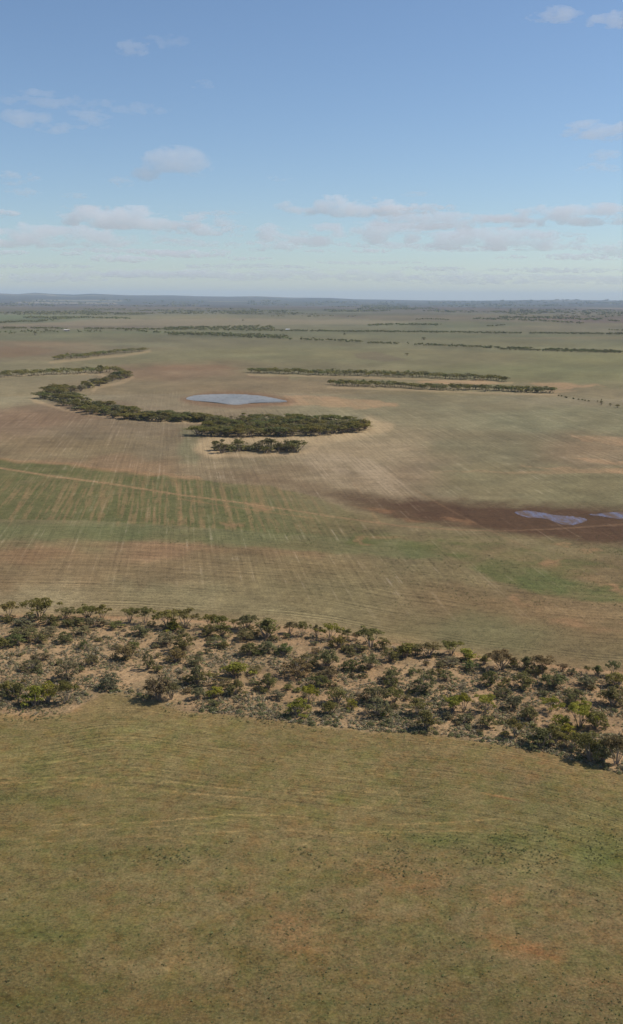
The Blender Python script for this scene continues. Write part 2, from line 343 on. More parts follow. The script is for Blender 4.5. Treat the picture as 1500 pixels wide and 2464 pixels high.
# sand slip at the foot of the scrub and the turn loop of the machine
top = np.interp(PX, ST[:, 0], ST[:, 1]); bot = np.interp(PX, SB[:, 0], SB[:, 1])
mix(poly([(-60, 1712), (30, 1712), (180, 1700), (205, 1704), (150, 1716), (60, 1728), (-60, 1728)], 7) * .8, (176, 136, 104))
wtop = top + (fbm(X / 7, Y / 7, 110, 3) - .5) * 14; wbot = bot + (fbm(X / 6, Y / 6, 112, 3) - .5) * 16
scrub = ss(-5, 4, PY - wtop) * ss(6, -5, PY - wbot)
litter = ss(.44, .60, fbm(X / 2.6, Y / 3.4, 115, 4, .6))
edge = ss(70, 0, PY - bot) * ss(-4, 4, PY - bot)
mix(edge * .35, (144, 118, 86))
mix(ss(42, 4, top - PY) * ss(1460, 1540, PY + 60) * .35, (158, 128, 98)); mix(ss(9, 1, np.abs(PY - top + 1)) * .75, (174, 137, 108))
mix(scrub * .97, (172, 143, 113))
mix(scrub * litter * .6, (128, 112, 88))
mix(scrub * ss(.5, .7, n2) * .3, (150, 116, 88))
grs = poly([(240, 1668), (300, 1655), (380, 1680), (430, 1700), (330, 1700), (240, 1690)], 8) + poly([(560, 1700), (700, 1690), (740, 1712), (640, 1722)], 8) * .5
mix(grs * .6, (122, 108, 76))
# curved machinery lines: one continuous coordinate counted away from the scrub edge
gx_ = np.arange(-1500, 3000, 20.0); kk = np.exp(-np.linspace(-2, 2, 25) ** 2); kk /= kk.sum()
bot_s = np.interp(PX, gx_, np.convolve(np.pad(np.interp(gx_, SB[:, 0], SB[:, 1]), 12, 'edge'), kk, 'valid'))
HB = np.where(PY > (top + bot) / 2, (PY - bot), (top - PY) * 1.4)
midf = ss(0, 10, top - PY); nearf = ss(-2, 8, PY - bot)
hl = np.where(PY > (top + bot) / 2, np.log(1 + np.maximum(PY - bot_s + 20, 0) / 120.0) * 120, np.log(1 + np.maximum(top - PY, 0) / 90.0) * 90)
hls = nearf * np.interp(PY - bot, [0, 40, 250, 380], [.6, 1, .9, 0]) + midf * np.interp(top - PY, [0, 20, 90, 220], [.8, 1, .8, .25]) * (PY > 1240)
loop = np.zeros(len(X))
def rut(pts, wd, s_, c=(172, 142, 104)):
    wd = wd * 1.3
    mix(ss(wd, wd * .35, ldist(PX, PY, pts, 1.4)) * min(1, s_ * 1.6) * ss(.3, .65, n1 * .6 + n3 * .4), c)
for k, (a, b) in enumerate(((72, 24), (86, 29), (112, 38), (128, 44))):
    pts = [(838 + a * math.cos(t), 1922 + b * math.sin(t)) for t in np.linspace(-.9, 1.9 - .12 * k, 16)]
    rut(pts, 3.2, .75 - .08 * k)
rut([(890, 1860), (960, 1870)], 3, .5); rut([(1160, 1908), (1210, 1918), (1262, 1930)], 4, .7, (160, 122, 90)); rut([(700, 1940), (760, 1955)], 5, .6, (158, 124, 90)); rut([(1240, 2006), (1100, 2000), (900, 2002), (700, 2010)], 3, .4); rut([(1480, 1900), (1300, 1850), (1160, 1822)], 3, .35)
rut([(900, 1808), (945, 1812)], 4, .6); rut([(-100, 1882), (150, 1878), (300, 1890), (640, 1925), (760, 1956), (900, 1985), (1060, 1980), (1300, 1965)], 3, .45); rut([(-100, 1985), (300, 1975), (560, 1960), (800, 1972)], 3, .5); rut([(-100, 1998), (300, 1989), (560, 1974)], 3, .35); rut([(-100, 2030), (300, 2010), (640, 1998), (960, 2010)], 3, .35)
rut([(-100, 1870), (200, 1868), (420, 1882), (700, 1912), (820, 1902)], 3, .35); rut([(120, 1832), (400, 1826), (640, 1846), (900, 1870)], 3, .3)

# strength masks used by the shader
drill = ((PY > 1275) & (PY < top)) * np.interp(top - PY, [0, 60, 130], [0, .25, 1]) * (1 - .6 * ss(1000, 1250, PX)) * (1 - gb2 * .6) + ((PY <= 1190) & (PY > 985)) * .9 + ((PY > 1190) & (PY <= 1300)) * .45 + ((PY <= 985) & (PY > 940)) * .5
drill = np.where(front, drill, 0)
nearg = ss(1650, 1760, PY) * (1 - scrub)
near_ = (ss(1650, 1760, PY) * (1 - scrub))[:, None]
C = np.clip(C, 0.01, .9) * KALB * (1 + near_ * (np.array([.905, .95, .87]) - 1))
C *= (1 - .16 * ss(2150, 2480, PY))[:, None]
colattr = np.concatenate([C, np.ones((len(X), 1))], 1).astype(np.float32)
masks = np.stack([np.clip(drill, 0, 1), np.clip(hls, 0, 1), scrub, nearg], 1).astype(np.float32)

iu = np.arange(NR * NC).reshape(NR, NC)
a = iu[:-1, :-1].ravel(); b = iu[:-1, 1:].ravel(); c = iu[1:, 1:].ravel(); dq = iu[1:, :-1].ravel()
Fq = np.stack([a, dq, c, b], 1)
gm_mat = bpy.data.materials.new('paddock_soil')
# centre cap under the drone
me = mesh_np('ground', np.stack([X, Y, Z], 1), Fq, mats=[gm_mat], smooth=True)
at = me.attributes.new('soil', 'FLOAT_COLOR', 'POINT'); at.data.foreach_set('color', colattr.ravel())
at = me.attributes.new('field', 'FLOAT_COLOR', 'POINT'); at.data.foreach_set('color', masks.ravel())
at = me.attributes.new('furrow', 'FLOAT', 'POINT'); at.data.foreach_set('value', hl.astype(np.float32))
ground = tag(link('ground', me), kind='structure')
disc = [(rr[0] * 1.02 * math.sin(t), rr[0] * 1.02 * math.cos(t), -0.45) for t in np.linspace(0, 2 * math.pi, 24, endpoint=False)]
gc = bpy.data.meshes.new('ground_beneath'); gc.from_pydata(disc, [], [list(range(23, -1, -1))])

# ---- node helper
class NT:
    def __init__(s, mat):
        mat.use_nodes = True; s.t = mat.node_tree; s.t.nodes.clear(); s.n = s.t.nodes; s.out = s.n.new('ShaderNodeOutputMaterial')
    def new(s, kind, **kw):
        nd = s.n.new(kind)
        for k, v in kw.items(): setattr(nd, k, v)
        return nd
    def put(s, inp, v):
        if isinstance(v, bpy.types.NodeSocket): s.t.links.new(v, inp)
        elif v is not None: inp.default_value = v
    def math(s, op, a, b=None, clamp=False):
        nd = s.new('ShaderNodeMath', operation=op, use_clamp=clamp); s.put(nd.inputs[0], a); s.put(nd.inputs[1], b); return nd.outputs[0]
    def noise(s, vec, scale, detail=4, rough=.55, dim='3D', W=None):
        nd = s.new('ShaderNodeTexNoise', noise_dimensions=dim)
        if dim == '1D': s.put(nd.inputs['W'], W)
        else: s.put(nd.inputs['Vector'], vec)
        nd.inputs['Scale'].default_value = scale; nd.inputs['Detail'].default_value = detail; nd.inputs['Roughness'].default_value = rough
        return nd.outputs[0]
    def mapr(s, v, a, b, c, d):
        nd = s.new('ShaderNodeMapRange'); s.put(nd.inputs[0], v)
        for i, q in enumerate((a, b, c, d)): nd.inputs[i + 1].default_value = q
        return nd.outputs[0]
    def mixc(s, f, a, b, mode='MIX'):
        nd = s.new('ShaderNodeMix', data_type='RGBA', blend_type=mode)
        s.put(nd.inputs[0], f); s.put(nd.inputs[6], a); s.put(nd.inputs[7], b); return nd.outputs[2]
    def mapping(s, vec, rz=0, sc=(1, 1, 1)):
        nd = s.new('ShaderNodeMapping'); s.put(nd.inputs[0], vec); nd.inputs[2].default_value = (0, 0, rz); nd.inputs[3].default_value = sc; return nd.outputs[0]
    def bsdf(s, col, rough=.95, **kw):
        nd = s.new('ShaderNodeBsdfPrincipled'); s.put(nd.inputs['Base Color'], col); s.put(nd.inputs['Roughness'], rough)
        nd.inputs['Specular IOR Level'].default_value = kw.get('spec', .1)
        s.put(nd.inputs['Metallic'], kw.get('metal', 0.0)); return nd
    def surf(s, o): s.t.links.new(o, s.out.inputs[0])

N = NT(gm_mat)
pos = N.new('ShaderNodeNewGeometry').outputs['Position']
soil = N.new('ShaderNodeAttribute', attribute_name='soil').outputs['Color']
fa = N.new('ShaderNodeAttribute', attribute_name='field'); sepc = N.new('ShaderNodeSeparateColor'); N.t.links.new(fa.outputs['Color'], sepc.inputs[0])
m_dr, m_hl, m_sc, m_nr = sepc.outputs[0], sepc.outputs[1], sepc.outputs[2], fa.outputs['Alpha']
fur = N.new('ShaderNodeAttribute', attribute_name='furrow').outputs['Fac']
# metre-scale grain
g1 = N.noise(pos, 2.6, 3, .65); g2 = N.noise(pos, .55, 4, .6); g3 = N.noise(pos, .09, 4, .6); g4 = N.noise(pos, .012, 5, .6)
v = N.math('ADD', N.math('MULTIPLY', N.math('SUBTRACT', g1, .5), 2.2), N.math('MULTIPLY', N.math('SUBTRACT', g2, .5), 1.1))
v = N.math('ADD', v, N.math('MULTIPLY', N.math('SUBTRACT', g3, .5), .6)); v = N.math('ADD', v, N.math('MULTIPLY', N.math('SUBTRACT', g4, .5), .25))
# seed rows (drill direction) and cross lines
ra = N.noise(N.mapping(N.mapping(pos, TA), 0, (.85, .009, 0)), 1.0, 3, .75)
rb = N.noise(N.mapping(N.mapping(pos, TA), 0, (.07, .004, 0)), 1.0, 4, .6)
rc = N.noise(N.mapping(N.mapping(pos, TA), 0, (.006, .5, 0)), 1.0, 4, .7)
rows = N.math('ADD', N.math('MULTIPLY', N.math('SUBTRACT', ra, .5), 1.15), N.math('MULTIPLY', N.math('SUBTRACT', rb, .5), .3))
rows = N.math('ADD', rows, N.math('MULTIPLY', N.math('SUBTRACT', rc, .5), .55))
v = N.math('ADD', v, N.math('MULTIPLY', rows, N.math('MULTIPLY', m_dr, .95)))
fine = N.mapr(N.math('MULTIPLY', ra, N.mapr(g3, .35, .65, .85, 1.1)), .60, .70, 0, 1)
# headland lines
h1 = N.noise(None, .45, 3, .75, '1D', fur); brk = N.mapr(N.noise(pos, .03, 3, .6), .35, .65, .25, 1.2)
v = N.math('ADD', v, N.math('MULTIPLY', N.math('MULTIPLY', N.math('SUBTRACT', h1, .5), 1.9), N.math('MULTIPLY', m_hl, brk)))
mulv = N.math('ADD', 1.0, v)
mulv = N.math('MAXIMUM', mulv, .35)
base = N.mixc(1.0, soil, N.new('ShaderNodeCombineColor').outputs[0], 'MIX')
vm = N.new('ShaderNodeVectorMath', operation='SCALE'); N.t.links.new(soil, vm.inputs[0]); N.put(vm.inputs['Scale'], mulv)
colr = vm.outputs[0]
# pale straw along the rows, green tufts in the near paddock
colr = N.mixc(N.math('MULTIPLY', N.math('MULTIPLY', fine, m_dr), .38), colr, (.40, .31, .21, 1))
gt = N.mapr(N.noise(pos, .9, 4, .75), .50, .68, 0, .5)
colr = N.mixc(N.math('MULTIPLY', gt, m_nr), colr, (.088, .098, .036, 1))
stw = N.mapr(N.noise(pos, 3.4, 2, .8), .61, .70, 0, .5)
colr = N.mixc(N.math('MULTIPLY', stw, m_nr), colr, (.31, .24, .125, 1))
lit = N.mapr(N.noise(pos, 1.4, 4, .75), .52, .66, 0, .5)
colr = N.mixc(N.math('MULTIPLY', lit, m_sc), colr, (.16, .115, .08, 1))
h8 = N.noise(pos, .16, 6, .72); colr = N.mixc(N.math('MULTIPLY', N.mapr(h8, .46, .62, 0, .8), m_nr), colr, (.78, .91, .72, 1), 'MULTIPLY')
colr = N.mixc(N.math('MULTIPLY', N.mapr(N.noise(N.mapping(pos, 0, (1.3, 1, 1)), .21, 6, .72), .47, .63, 0, .8), m_nr), colr, (1.0, .85, .76, 1), 'MULTIPLY')
pit = N.mapr(N.noise(pos, 2.3, 2, .6), .60, .69, 0, .55)
colr = N.mixc(N.math('MULTIPLY', pit, m_nr), colr, (.055, .06, .022, 1))
bs = N.bsdf(colr, .95)
bmp = N.new('ShaderNodeBump'); bmp.inputs['Strength'].default_value = .6; bmp.inputs['Distance'].default_value = .12
N.put(bmp.inputs['Height'], N.noise(pos, 1.7, 4, .7)); N.t.links.new(bmp.outputs[0], bs.inputs['Normal'])
N.surf(bs.outputs[0])
gc.materials.append(gm_mat)
gmc = bpy.data.materials.new('soil_beneath'); q = NT(gmc); q.surf(q.bsdf((.12, .1, .06, 1)).outputs[0]); gc.materials.clear(); gc.materials.append(gmc)
tag(link('ground', gc), kind='structure')

# ---------------------------------------------------------------- water
def water_mat(name, col, rough, patch, lo=.46, hi=.56):
    m = bpy.data.materials.new(name); q = NT(m); p = q.new('ShaderNodeNewGeometry').outputs['Position']
    cw_ = q.mixc(q.mapr(q.noise(q.mapping(p, 0, (.05, .02, 0)), 1, 5, .7), .35, .65, 0, 1), tuple(v * .72 for v in col[:3]) + (1,), tuple(v * 1.2 for v in col[:3]) + (1,)); b_ = q.bsdf(cw_, rough, spec=.5); b_.inputs['IOR'].default_value = 1.33
    bp = q.new('ShaderNodeBump'); bp.inputs['Strength'].default_value = .8; bp.inputs['Distance'].default_value = .16
    q.put(bp.inputs['Height'], q.noise(p, 1.4, 4, .6)); q.t.links.new(bp.outputs[0], b_.inputs['Normal'])
    mud = q.bsdf((.125, .082, .058, 1), .9)
    k = q.mapr(q.noise(q.mapping(q.mapping(p, TA), 0, (.30, .07, 0)), 1, 4, .75), lo, hi, 0, patch)
    mx = q.new('ShaderNodeMixShader'); q.put(mx.inputs[0], k); q.t.links.new(b_.outputs[0], mx.inputs[1]); q.t.links.new(mud.outputs[0], mx.inputs[2]); q.surf(mx.outputs[0]); return m
W1 = water_mat('pond_water', (.24, .205, .155, 1), .3, .4, .54, .66); W2 = water_mat('puddle_water', (.13, .09, .115, 1), .25, .97, .43, .56)
def water(outs, name, mat, seed, zz, jx=1.0):
    V, Fs = [], []; r_ = np.random.default_rng(seed)
    for o_ in outs:
        P = np.array(o_, float); n = len(P); per = 26
        t = np.arange(n * per) / per; i0 = t.astype(int) % n; f = t - t.astype(int)
        p0, p1, p2, p3 = P[i0 - 1], P[i0], P[(i0 + 1) % n], P[(i0 + 2) % n]; f = f[:, None]
        Q = .5 * (2 * p1 + (p2 - p0) * f + (2 * p0 - 5 * p1 + 4 * p2 - p3) * f ** 2 + (3 * p1 - p0 - 3 * p2 + p3) * f ** 3)
        Q[:, 0] += r_.normal(0, jx, len(Q)); Q[:, 1] += r_.normal(0, jx * .27, len(Q))
        s = len(V); V += [(*G(x_, y_)[:2], zz) for x_, y_ in Q]; Fs.append(list(range(s, s + len(Q)))[::-1])
    m = bpy.data.meshes.new(name); m.from_pydata(V, [], Fs)
    m.materials.append(mat); m.validate(); m.update()
    for p_ in m.polygons:
        if p_.normal.z < 0: p_.flip()
    return tag(link(name, m), kind='structure')
water([[(448, 959), (470, 951.5), (520, 948.5), (570, 948.5), (620, 951.5), (660, 958), (692, 966), (660, 968.5), (620, 969.5), (600, 971), (570, 974), (540, 972), (510, 968), (470, 964.5)]], 'pond', W1, 1, .05)
water([[(1240, 1232), (1270, 1229), (1300, 1233), (1340, 1240), (1382, 1243), (1412, 1250), (1400, 1258), (1370, 1264), (1340, 1258), (1310, 1248), (1270, 1245), (1250, 1240)],
       [(1418, 1238), (1450, 1235), (1490, 1232), (1560, 1232), (1560, 1252), (1490, 1249), (1450, 1243)]], 'shallow_water', W2, 6, .05, .9)

# ---------------------------------------------------------------- plants: meshes
def leaf_mat(name, trans=.42):
    m = bpy.data.materials.new(name); q = NT(m)
    oi = q.new('ShaderNodeObjectInfo'); ge = q.new('ShaderNodeNewGeometry')
    k = q.mapr(ge.outputs['Random Per Island'], 0, 1, .55, 1.45)
    tc = q.new('ShaderNodeTexCoord').outputs['Object']
    k = q.math('MULTIPLY', k, q.mapr(q.noise(tc, .55, 2, .5), .3, .7, .72, 1.3))
    vm = q.new('ShaderNodeVectorMath', operation='SCALE'); q.t.links.new(oi.outputs['Color'], vm.inputs[0]); q.put(vm.inputs['Scale'], k)
    c = q.mixc(q.mapr(ge.outputs['Random Per Island'], .88, 1, 0, .5), vm.outputs[0], (.17, .12, .06, 1))
    b_ = q.bsdf(c, .8, spec=0.0)
    tr = q.new('ShaderNodeBsdfTranslucent'); q.t.links.new(c, tr.inputs[0])
    mx = q.new('ShaderNodeMixShader'); mx.inputs[0].default_value = trans
    q.t.links.new(b_.outputs[0], mx.inputs[1]); q.t.links.new(tr.outputs[0], mx.inputs[2]); q.surf(mx.outputs[0]); return m
LEAF = leaf_mat('mallee_leaf'); BUSHLEAF = leaf_mat('saltbush_leaf', .3)
BARK = bpy.data.materials.new('mallee_bark'); q = NT(BARK); q.surf(q.bsdf(q.mixc(q.noise(q.new('ShaderNodeTexCoord').outputs['Object'], 3, 3), (.20, .15, .11, 1), (.34, .28, .22, 1)), .9).outputs[0])

def tube(pts, radii, sides=5):
    P = np.array(pts, float); V, Fs = [], []
    for i, p in enumerate(P):
        t = P[min(i + 1, len(P) - 1)] - P[max(i - 1, 0)]; t /= np.linalg.norm(t) + 1e-9
        u = np.cross(t, (0.3, .9, .1)); u /= np.linalg.norm(u) + 1e-9; v_ = np.cross(t, u)
        for k in range(sides):
            a_ = 2 * math.pi * k / sides; V.append(p + radii[i] * (math.cos(a_) * u + math.sin(a_) * v_))
    for i in range(len(P) - 1):
        for k in range(sides):
            k2 = (k + 1) % sides; Fs.append((i * sides + k, i * sides + k2, (i + 1) * sides + k2, (i + 1) * sides + k))
    return np.array(V), np.array(Fs)

class Acc:
    def __init__(s): s.V = []; s.F = []; s.n = 0
    def add(s, V, F_): s.V.append(V); s.F.append(F_ + s.n); s.n += len(V)
    def mesh(s, name, mat): return mesh_np(name, np.concatenate(s.V), np.concatenate(s.F), mats=[mat])

def leaves(r, cen, n, rad_, size, up=.9, shell=.45):
    """n small leaf sprays through an ellipsoid"""
    d_ = r.normal(size=(n, 3)); d_ /= np.linalg.norm(d_, axis=1)[:, None]; d_[:, 2] = np.where(d_[:, 2] < -.35, -d_[:, 2], d_[:, 2])
    rr_ = (shell + (1 - shell) * r.random(n)) ** .7
    p = np.asarray(cen) + d_ * rr_[:, None] * np.asarray(rad_) * r.uniform(.8, 1.15, (n, 1))
    nn = d_ + r.normal(size=(n, 3)) * .75 + np.array([0, 0, up]); nn /= np.linalg.norm(nn, axis=1)[:, None]
    t = np.cross(nn, r.normal(size=(n, 3))); t /= np.linalg.norm(t, axis=1)[:, None]; b_ = np.cross(nn, t)
    s = size * r.uniform(.55, 1.35, (n, 1)); a_ = t * s; b_ = b_ * s * .6
    V = np.stack([p - a_, p - b_ * .9 + a_ * .1, p + a_, p + b_], 1).reshape(-1, 3)
    return V, np.arange(4 * n).reshape(n, 4)

def make_umbrella(seed, R=4.0, H=5.6, nst=6, nl=75):
    r = np.random.default_rng(seed); T_, L = Acc(), Acc()
    for k in range(nst):
        a_ = 2 * math.pi * k / nst + r.uniform(-.35, .35); q_ = R * (r.uniform(.25, .85) if k else .1)
        z = H * (1 - .30 * (q_ / R) ** 2) * r.uniform(.82, .95)
        tip = np.array([q_ * math.cos(a_), q_ * math.sin(a_), z * .86]); bse = np.array([.25 * math.cos(a_), .25 * math.sin(a_), -.3])
        mid = bse * .5 + np.array([tip[0] * .42, tip[1] * .42, z * .42]) + r.normal(0, .18, 3)
        m2 = (mid + tip) / 2 + r.normal(0, .2, 3)
        T_.add(*tube([bse, mid, m2, tip], [.15, .10, .07, .03]))
        for j in range(r.integers(3, 6)):
            c_ = tip + np.array([r.normal(0, .95), r.normal(0, .95), r.uniform(-.45, .65)])
            T_.add(*tube([m2, (m2 + c_) / 2 + r.normal(0, .1, 3), c_], [.05, .035, .015], 4))
            w_ = r.uniform(.75, 1.3)
            L.add(*leaves(r, c_, int(nl * w_), (w_, w_, w_ * r.uniform(.42, .6)), .22))
    for j in range(3):
        a_ = r.uniform(0, 6.28); c_ = np.array([1.3 * math.cos(a_), 1.3 * math.sin(a_), r.uniform(.5, 1.6)]); L.add(*leaves(r, c_, 22, (.6, .6, .5), .17))
    return T_, L

def make_dense(seed, R=3.2, H=4.2, nc=30, nl=62):
    r = np.random.default_rng(seed); T_, L = Acc(), Acc()
    for k in range(6):
        a_ = 2 * math.pi * k / 6 + r.uniform(-.3, .3); tip = np.array([R * .6 * math.cos(a_), R * .6 * math.sin(a_), H * r.uniform(.5, .8)])
        T_.add(*tube([(.2 * math.cos(a_), .2 * math.sin(a_), -.3), tip * .5 + r.normal(0, .15, 3), tip], [.14, .09, .04]))
    lob = [(r.uniform(0, 6.28), r.uniform(.15, .6), r.uniform(.75, 1.12)) for _ in range(5)]
    for k in range(nc):
        la, lo_, lh = lob[k % 5]; a_ = la + r.normal(0, .8); q_ = R * np.clip(lo_ + r.normal(0, .25), 0, .92)
        z = H * lh * math.sqrt(max(.05, 1 - (q_ / R) ** 2)) * r.uniform(.5, 1.0); c_ = np.array([q_ * math.cos(a_), q_ * math.sin(a_), max(z - .3, .5)])
        w_ = r.uniform(.55, 1.0); L.add(*leaves(r, c_, int(nl * w_), (w_, w_, w_ * .62), .19))
        if k % 3 == 0: T_.add(*tube([(0, 0, .2), c_ * .6, c_], [.06, .04, .015], 4))
    return T_, L

def make_open(seed, R=2.6, H=3.2, nc=38, nl=44):
    r = np.random.default_rng(seed); T_, L = Acc(), Acc()
    for k in range(nc):
        a_ = r.uniform(0, 6.28); q_ = R * math.sqrt(r.uniform(.02, 1)) * .9; z = H * r.uniform(.3, 1) * (1 - .45 * (q_ / R) ** 2)
        c_ = np.array([q_ * math.cos(a_), q_ * math.sin(a_), z])
        T_.add(*tube([(.15 * math.cos(a_), .15 * math.sin(a_), -.2), c_ * np.array([.35, .35, .5]) + r.normal(0, .08, 3), c_], [.055, .04, .012], 4))
        w_ = r.uniform(.4, .8); L.add(*leaves(r, c_, int(nl * r.uniform(.5, 1.5)), (w_, w_, w_ * .6), .165))
    return T_, L

def finish(T_, L, w_unit, h_unit):
    V = np.concatenate(L.V); return dict(t=T_.mesh('trunk', BARK), l=L.mesh('crown', LEAF), w=np.percentile(np.abs(V[:, 0]), 97) * 2, h=np.percentile(V[:, 2], 98.5))
PU = [finish(*make_umbrella(s, nst=n), 0, 0) for s, n in ((1, 6), (2, 8), (3, 5), (4, 7), (5, 7))]
PD = [finish(*make_dense(s), 0, 0) for s in (11, 12, 13, 14, 15)]
PS = [finish(*make_open(s), 0, 0) for s in (21, 22, 23, 24, 25)]
PG = [finish(*make_umbrella(s, nst=9, nl=52, R=3.9, H=5.2), 0, 0) for s in (31, 32, 33, 34)] + [finish(*make_dense(s, nc=30, nl=44, H=4.6), 0, 0) for s in (35, 36)]
COLS = dict(olive=(.235, .200, .062), bright=(.31, .285, .050), dark=(.210, .188, .074), grey=(.255, .225, .108), brown=(.235, .175, .080), green=(.200, .205, .075))
rg = np.random.default_rng(77)

def plant(name, proto, loc, sx, sz, col, rot, **kw):
    e = bpy.data.objects.new(name, None); e.empty_display_size = .5; COL.objects.link(e)
    e.location = loc; e.scale = (sx, sx, sz); e.rotation_euler = (0, 0, rot)
    t = link('trunk', proto['t'], e); l = link('crown', proto['l'], e, col=col)
    tag(e, **kw); return e

def gz(x, y): return float(near_relief(np.array([x]), np.array([y]))[0])
def at_photo(px, py):
    x, y, _ = G(px, py)
    for _ in range(3):
        z = gz(x, y); x, y, _ = G(px, py, z)
    return x, y, gz(x, y)
def place_px(kind, px, py, wpx, hpx, colname, name, **kw):
    x, y, z = at_photo(px, py); D = math.hypot(math.hypot(x, y), CAM_H)
    lst = {'U': PU, 'D': PD, 'S': PS, 'G': PG}[kind]; pr = lst[rg.integers(len(lst))]
    Wm = wpx * D / FPX; Hm = hpx * D / FPX / .95
    if kind in 'DS': Hm = max(Hm - .32 * Wm * .5 * .6, Hm * .72)
    c = np.array(COLS[colname]) * rg.uniform(.86, 1.14) * np.array([rg.uniform(.93, 1.08), 1, rg.uniform(.85, 1.15)])
    return plant(name, pr, (x, y, z - .02), Wm / pr['w'], Hm / pr['h'], tuple(c), rg.uniform(0, 6.28), **kw)

# trees and large shrubs of the scrub belt, surveyed one by one: kind x y width height colour
BELT = """
U 22 1486 42 34 olive|U 96 1490 76 43 olive|U 162 1488 48 22 dark|U 212 1489 44 30 olive|U 244 1490 42 32 olive|U 312 1498 32 34 olive|U 350 1500 36 36 olive
S 70 1502 56 26 grey|S 120 1503 50 28 dark|S 18 1496 40 18 dark|S 180 1506 50 22 dark|S 232 1508 56 26 grey|S 276 1512 40 20 green|S 60 1534 60 28 grey|S 40 1552 52 28 green|S 96 1546 44 26 dark|S 155 1545 42 26 green|S 195 1526 46 22 grey|S 120 1528 44 22 grey
D 308 1586 54 38 brown|S 357 1610 28 44 dark|S 162 1634 48 50 grey|S 74 1612 50 26 dark|D 6 1560 30 26 olive|D 20 1668 40 30 olive|D 42 1680 40 36 olive|S 268 1656 48 38 grey|D 201 1560 24 22 green|D 84 1697 50 46 bright|D 116 1690 46 52 bright|U 160 1692 54 48 olive|S 340 1528 50 26 dark|S 320 1560 30 18 green|S 218 1600 34 26 grey|S 100 1590 44 20 brown
U 405 1510 52 38 olive|U 447 1510 56 42 olive|D 420 1514 40 20 bright|U 505 1512 34 32 olive|U 530 1514 34 32 olive|D 535 1531 46 36 olive|S 500 1528 44 26 dark|U 565 1511 24 20 olive|U 593 1516 38 32 dark|S 590 1538 50 28 grey|D 643 1534 56 50 olive|U 698 1524 24 26 brown|U 728 1530 32 32 olive
S 440 1568 62 46 dark|D 425 1592 54 34 brown|S 520 1552 46 20 dark|S 600 1576 50 32 dark|S 645 1571 46 30 grey|S 685 1576 42 30 green|D 563 1627 62 38 bright|S 475 1646 38 48 dark|U 502 1650 36 32 olive|D 450 1646 30 24 olive|S 536 1653 44 26 brown|D 568 1671 42 38 dark|D 520 1677 40 28 bright|S 477 1681 32 28 grey|U 412 1683 36 40 dark|S 382 1684 58 60 brown|S 516 1698 30 15 dark|S 645 1658 46 40 dark|S 670 1681 40 22 grey|D 717 1720 54 44 bright|U 742 1692 42 40 bright|S 715 1626 64 44 brown|S 740 1602 50 32 dark|S 400 1550 44 30 grey|S 470 1600 34 22 grey|S 615 1620 30 20 grey
U 762 1533 26 28 dark|U 795 1539 48 36 bright|U 834 1541 30 27 olive|U 857 1541 18 18 brown|D 818 1557 44 30 olive|U 893 1557 50 42 olive|D 921 1562 36 30 olive|S 788 1606 50 46 dark|S 845 1613 38 28 green|S 890 1609 50 38 grey|S 795 1633 52 32 brown|D 972 1581 58 36 olive|S 940 1591 44 30 dark|D 1002 1576 36 28 dark|U 1035 1580 52 32 brown|U 1085 1576 52 32 olive|D 1126 1588 42 30 bright|D 992 1623 26 18 green|S 942 1637 48 34 grey|S 938 1655 34 30 dark|S 1020 1664 48 48 dark|S 1037 1631 32 24 dark|S 1072 1637 36 26 green|S 860 1572 50 24 dark
D 812 1692 62 42 olive|D 793 1718 34 32 olive|D 848 1706 26 26 bright|U 755 1686 26 30 bright|S 905 1691 54 42 dark|U 950 1689 38 32 olive|S 912 1721 56 46 grey|D 923 1726 15 14 bright|U 1005 1719 48 36 olive|D 1028 1752 48 46 olive|U 1090 1712 40 36 bright|U 1116 1712 38 40 bright|S 768 1650 40 28 dark|S 1080 1600 44 22 grey|S 1130 1612 40 24 green
D 1165 1600 24 26 olive|U 1208 1610 54 42 brown|D 1237 1605 28 22 dark|D 1266 1610 30 32 green|U 1303 1616 54 36 brown|S 1282 1620 36 24 dark|U 1355 1616 26 16 brown|S 1376 1624 26 18 grey|U 1412 1623 14 20 dark|D 1437 1626 24 26 green|U 1475 1627 30 34 green|D 1485 1652 60 36 olive|S 1180 1651 40 38 dark|S 1262 1656 54 40 dark|S 1333 1653 52 36 green|S 1410 1651 50 28 grey|D 1475 1696 58 44 dark|S 1380 1693 46 38 grey|U 1170 1713 50 38 bright|S 1235 1705 32 32 grey|U 1325 1713 44 32 bright|S 1272 1733 42 34 dark|D 1350 1756 56 38 bright|U 1395 1750 72 54 bright|S 1432 1754 52 46 olive|D 1300 1796 54 44 dark|D 1332 1792 52 50 olive|U 1240 1773 40 40 olive|S 1172 1751 42 32 dark|D 1420 1828 62 66 olive|S 1452 1832 52 56 dark|U 1483 1838 40 62 brown|U 1380 1800 34 34 olive|S 1120 1740 40 24 grey|D 1360 1775 40 36 bright|S 1210 1676 40 24 dark
"""
ent = []
for l_ in BELT.strip().splitlines():
    for t_ in l_.split('|'):
        k, x_, y_, w_, h_, c_ = t_.split(); ent.append((k, float(x_), float(y_), float(w_), float(h_), c_))
ORD = ['first', 'second', 'third', 'fourth', 'fifth', 'sixth', 'seventh', 'eighth', 'ninth', 'tenth']
def ordw(n):
    if n < 10: return ORD[n]
    s = n + 1; return f"{s}{'th' if 10 <= s % 100 <= 20 else {1:'st',2:'nd',3:'rd'}.get(s % 10, 'th')}"
FORM = {'U': 'umbrella mallee', 'D': 'rounded mallee', 'S': 'open shrub'}
CW = dict(olive='olive green', bright='bright yellow-green', dark='dark dull green', grey='grey-green', brown='brownish', green='soft green')
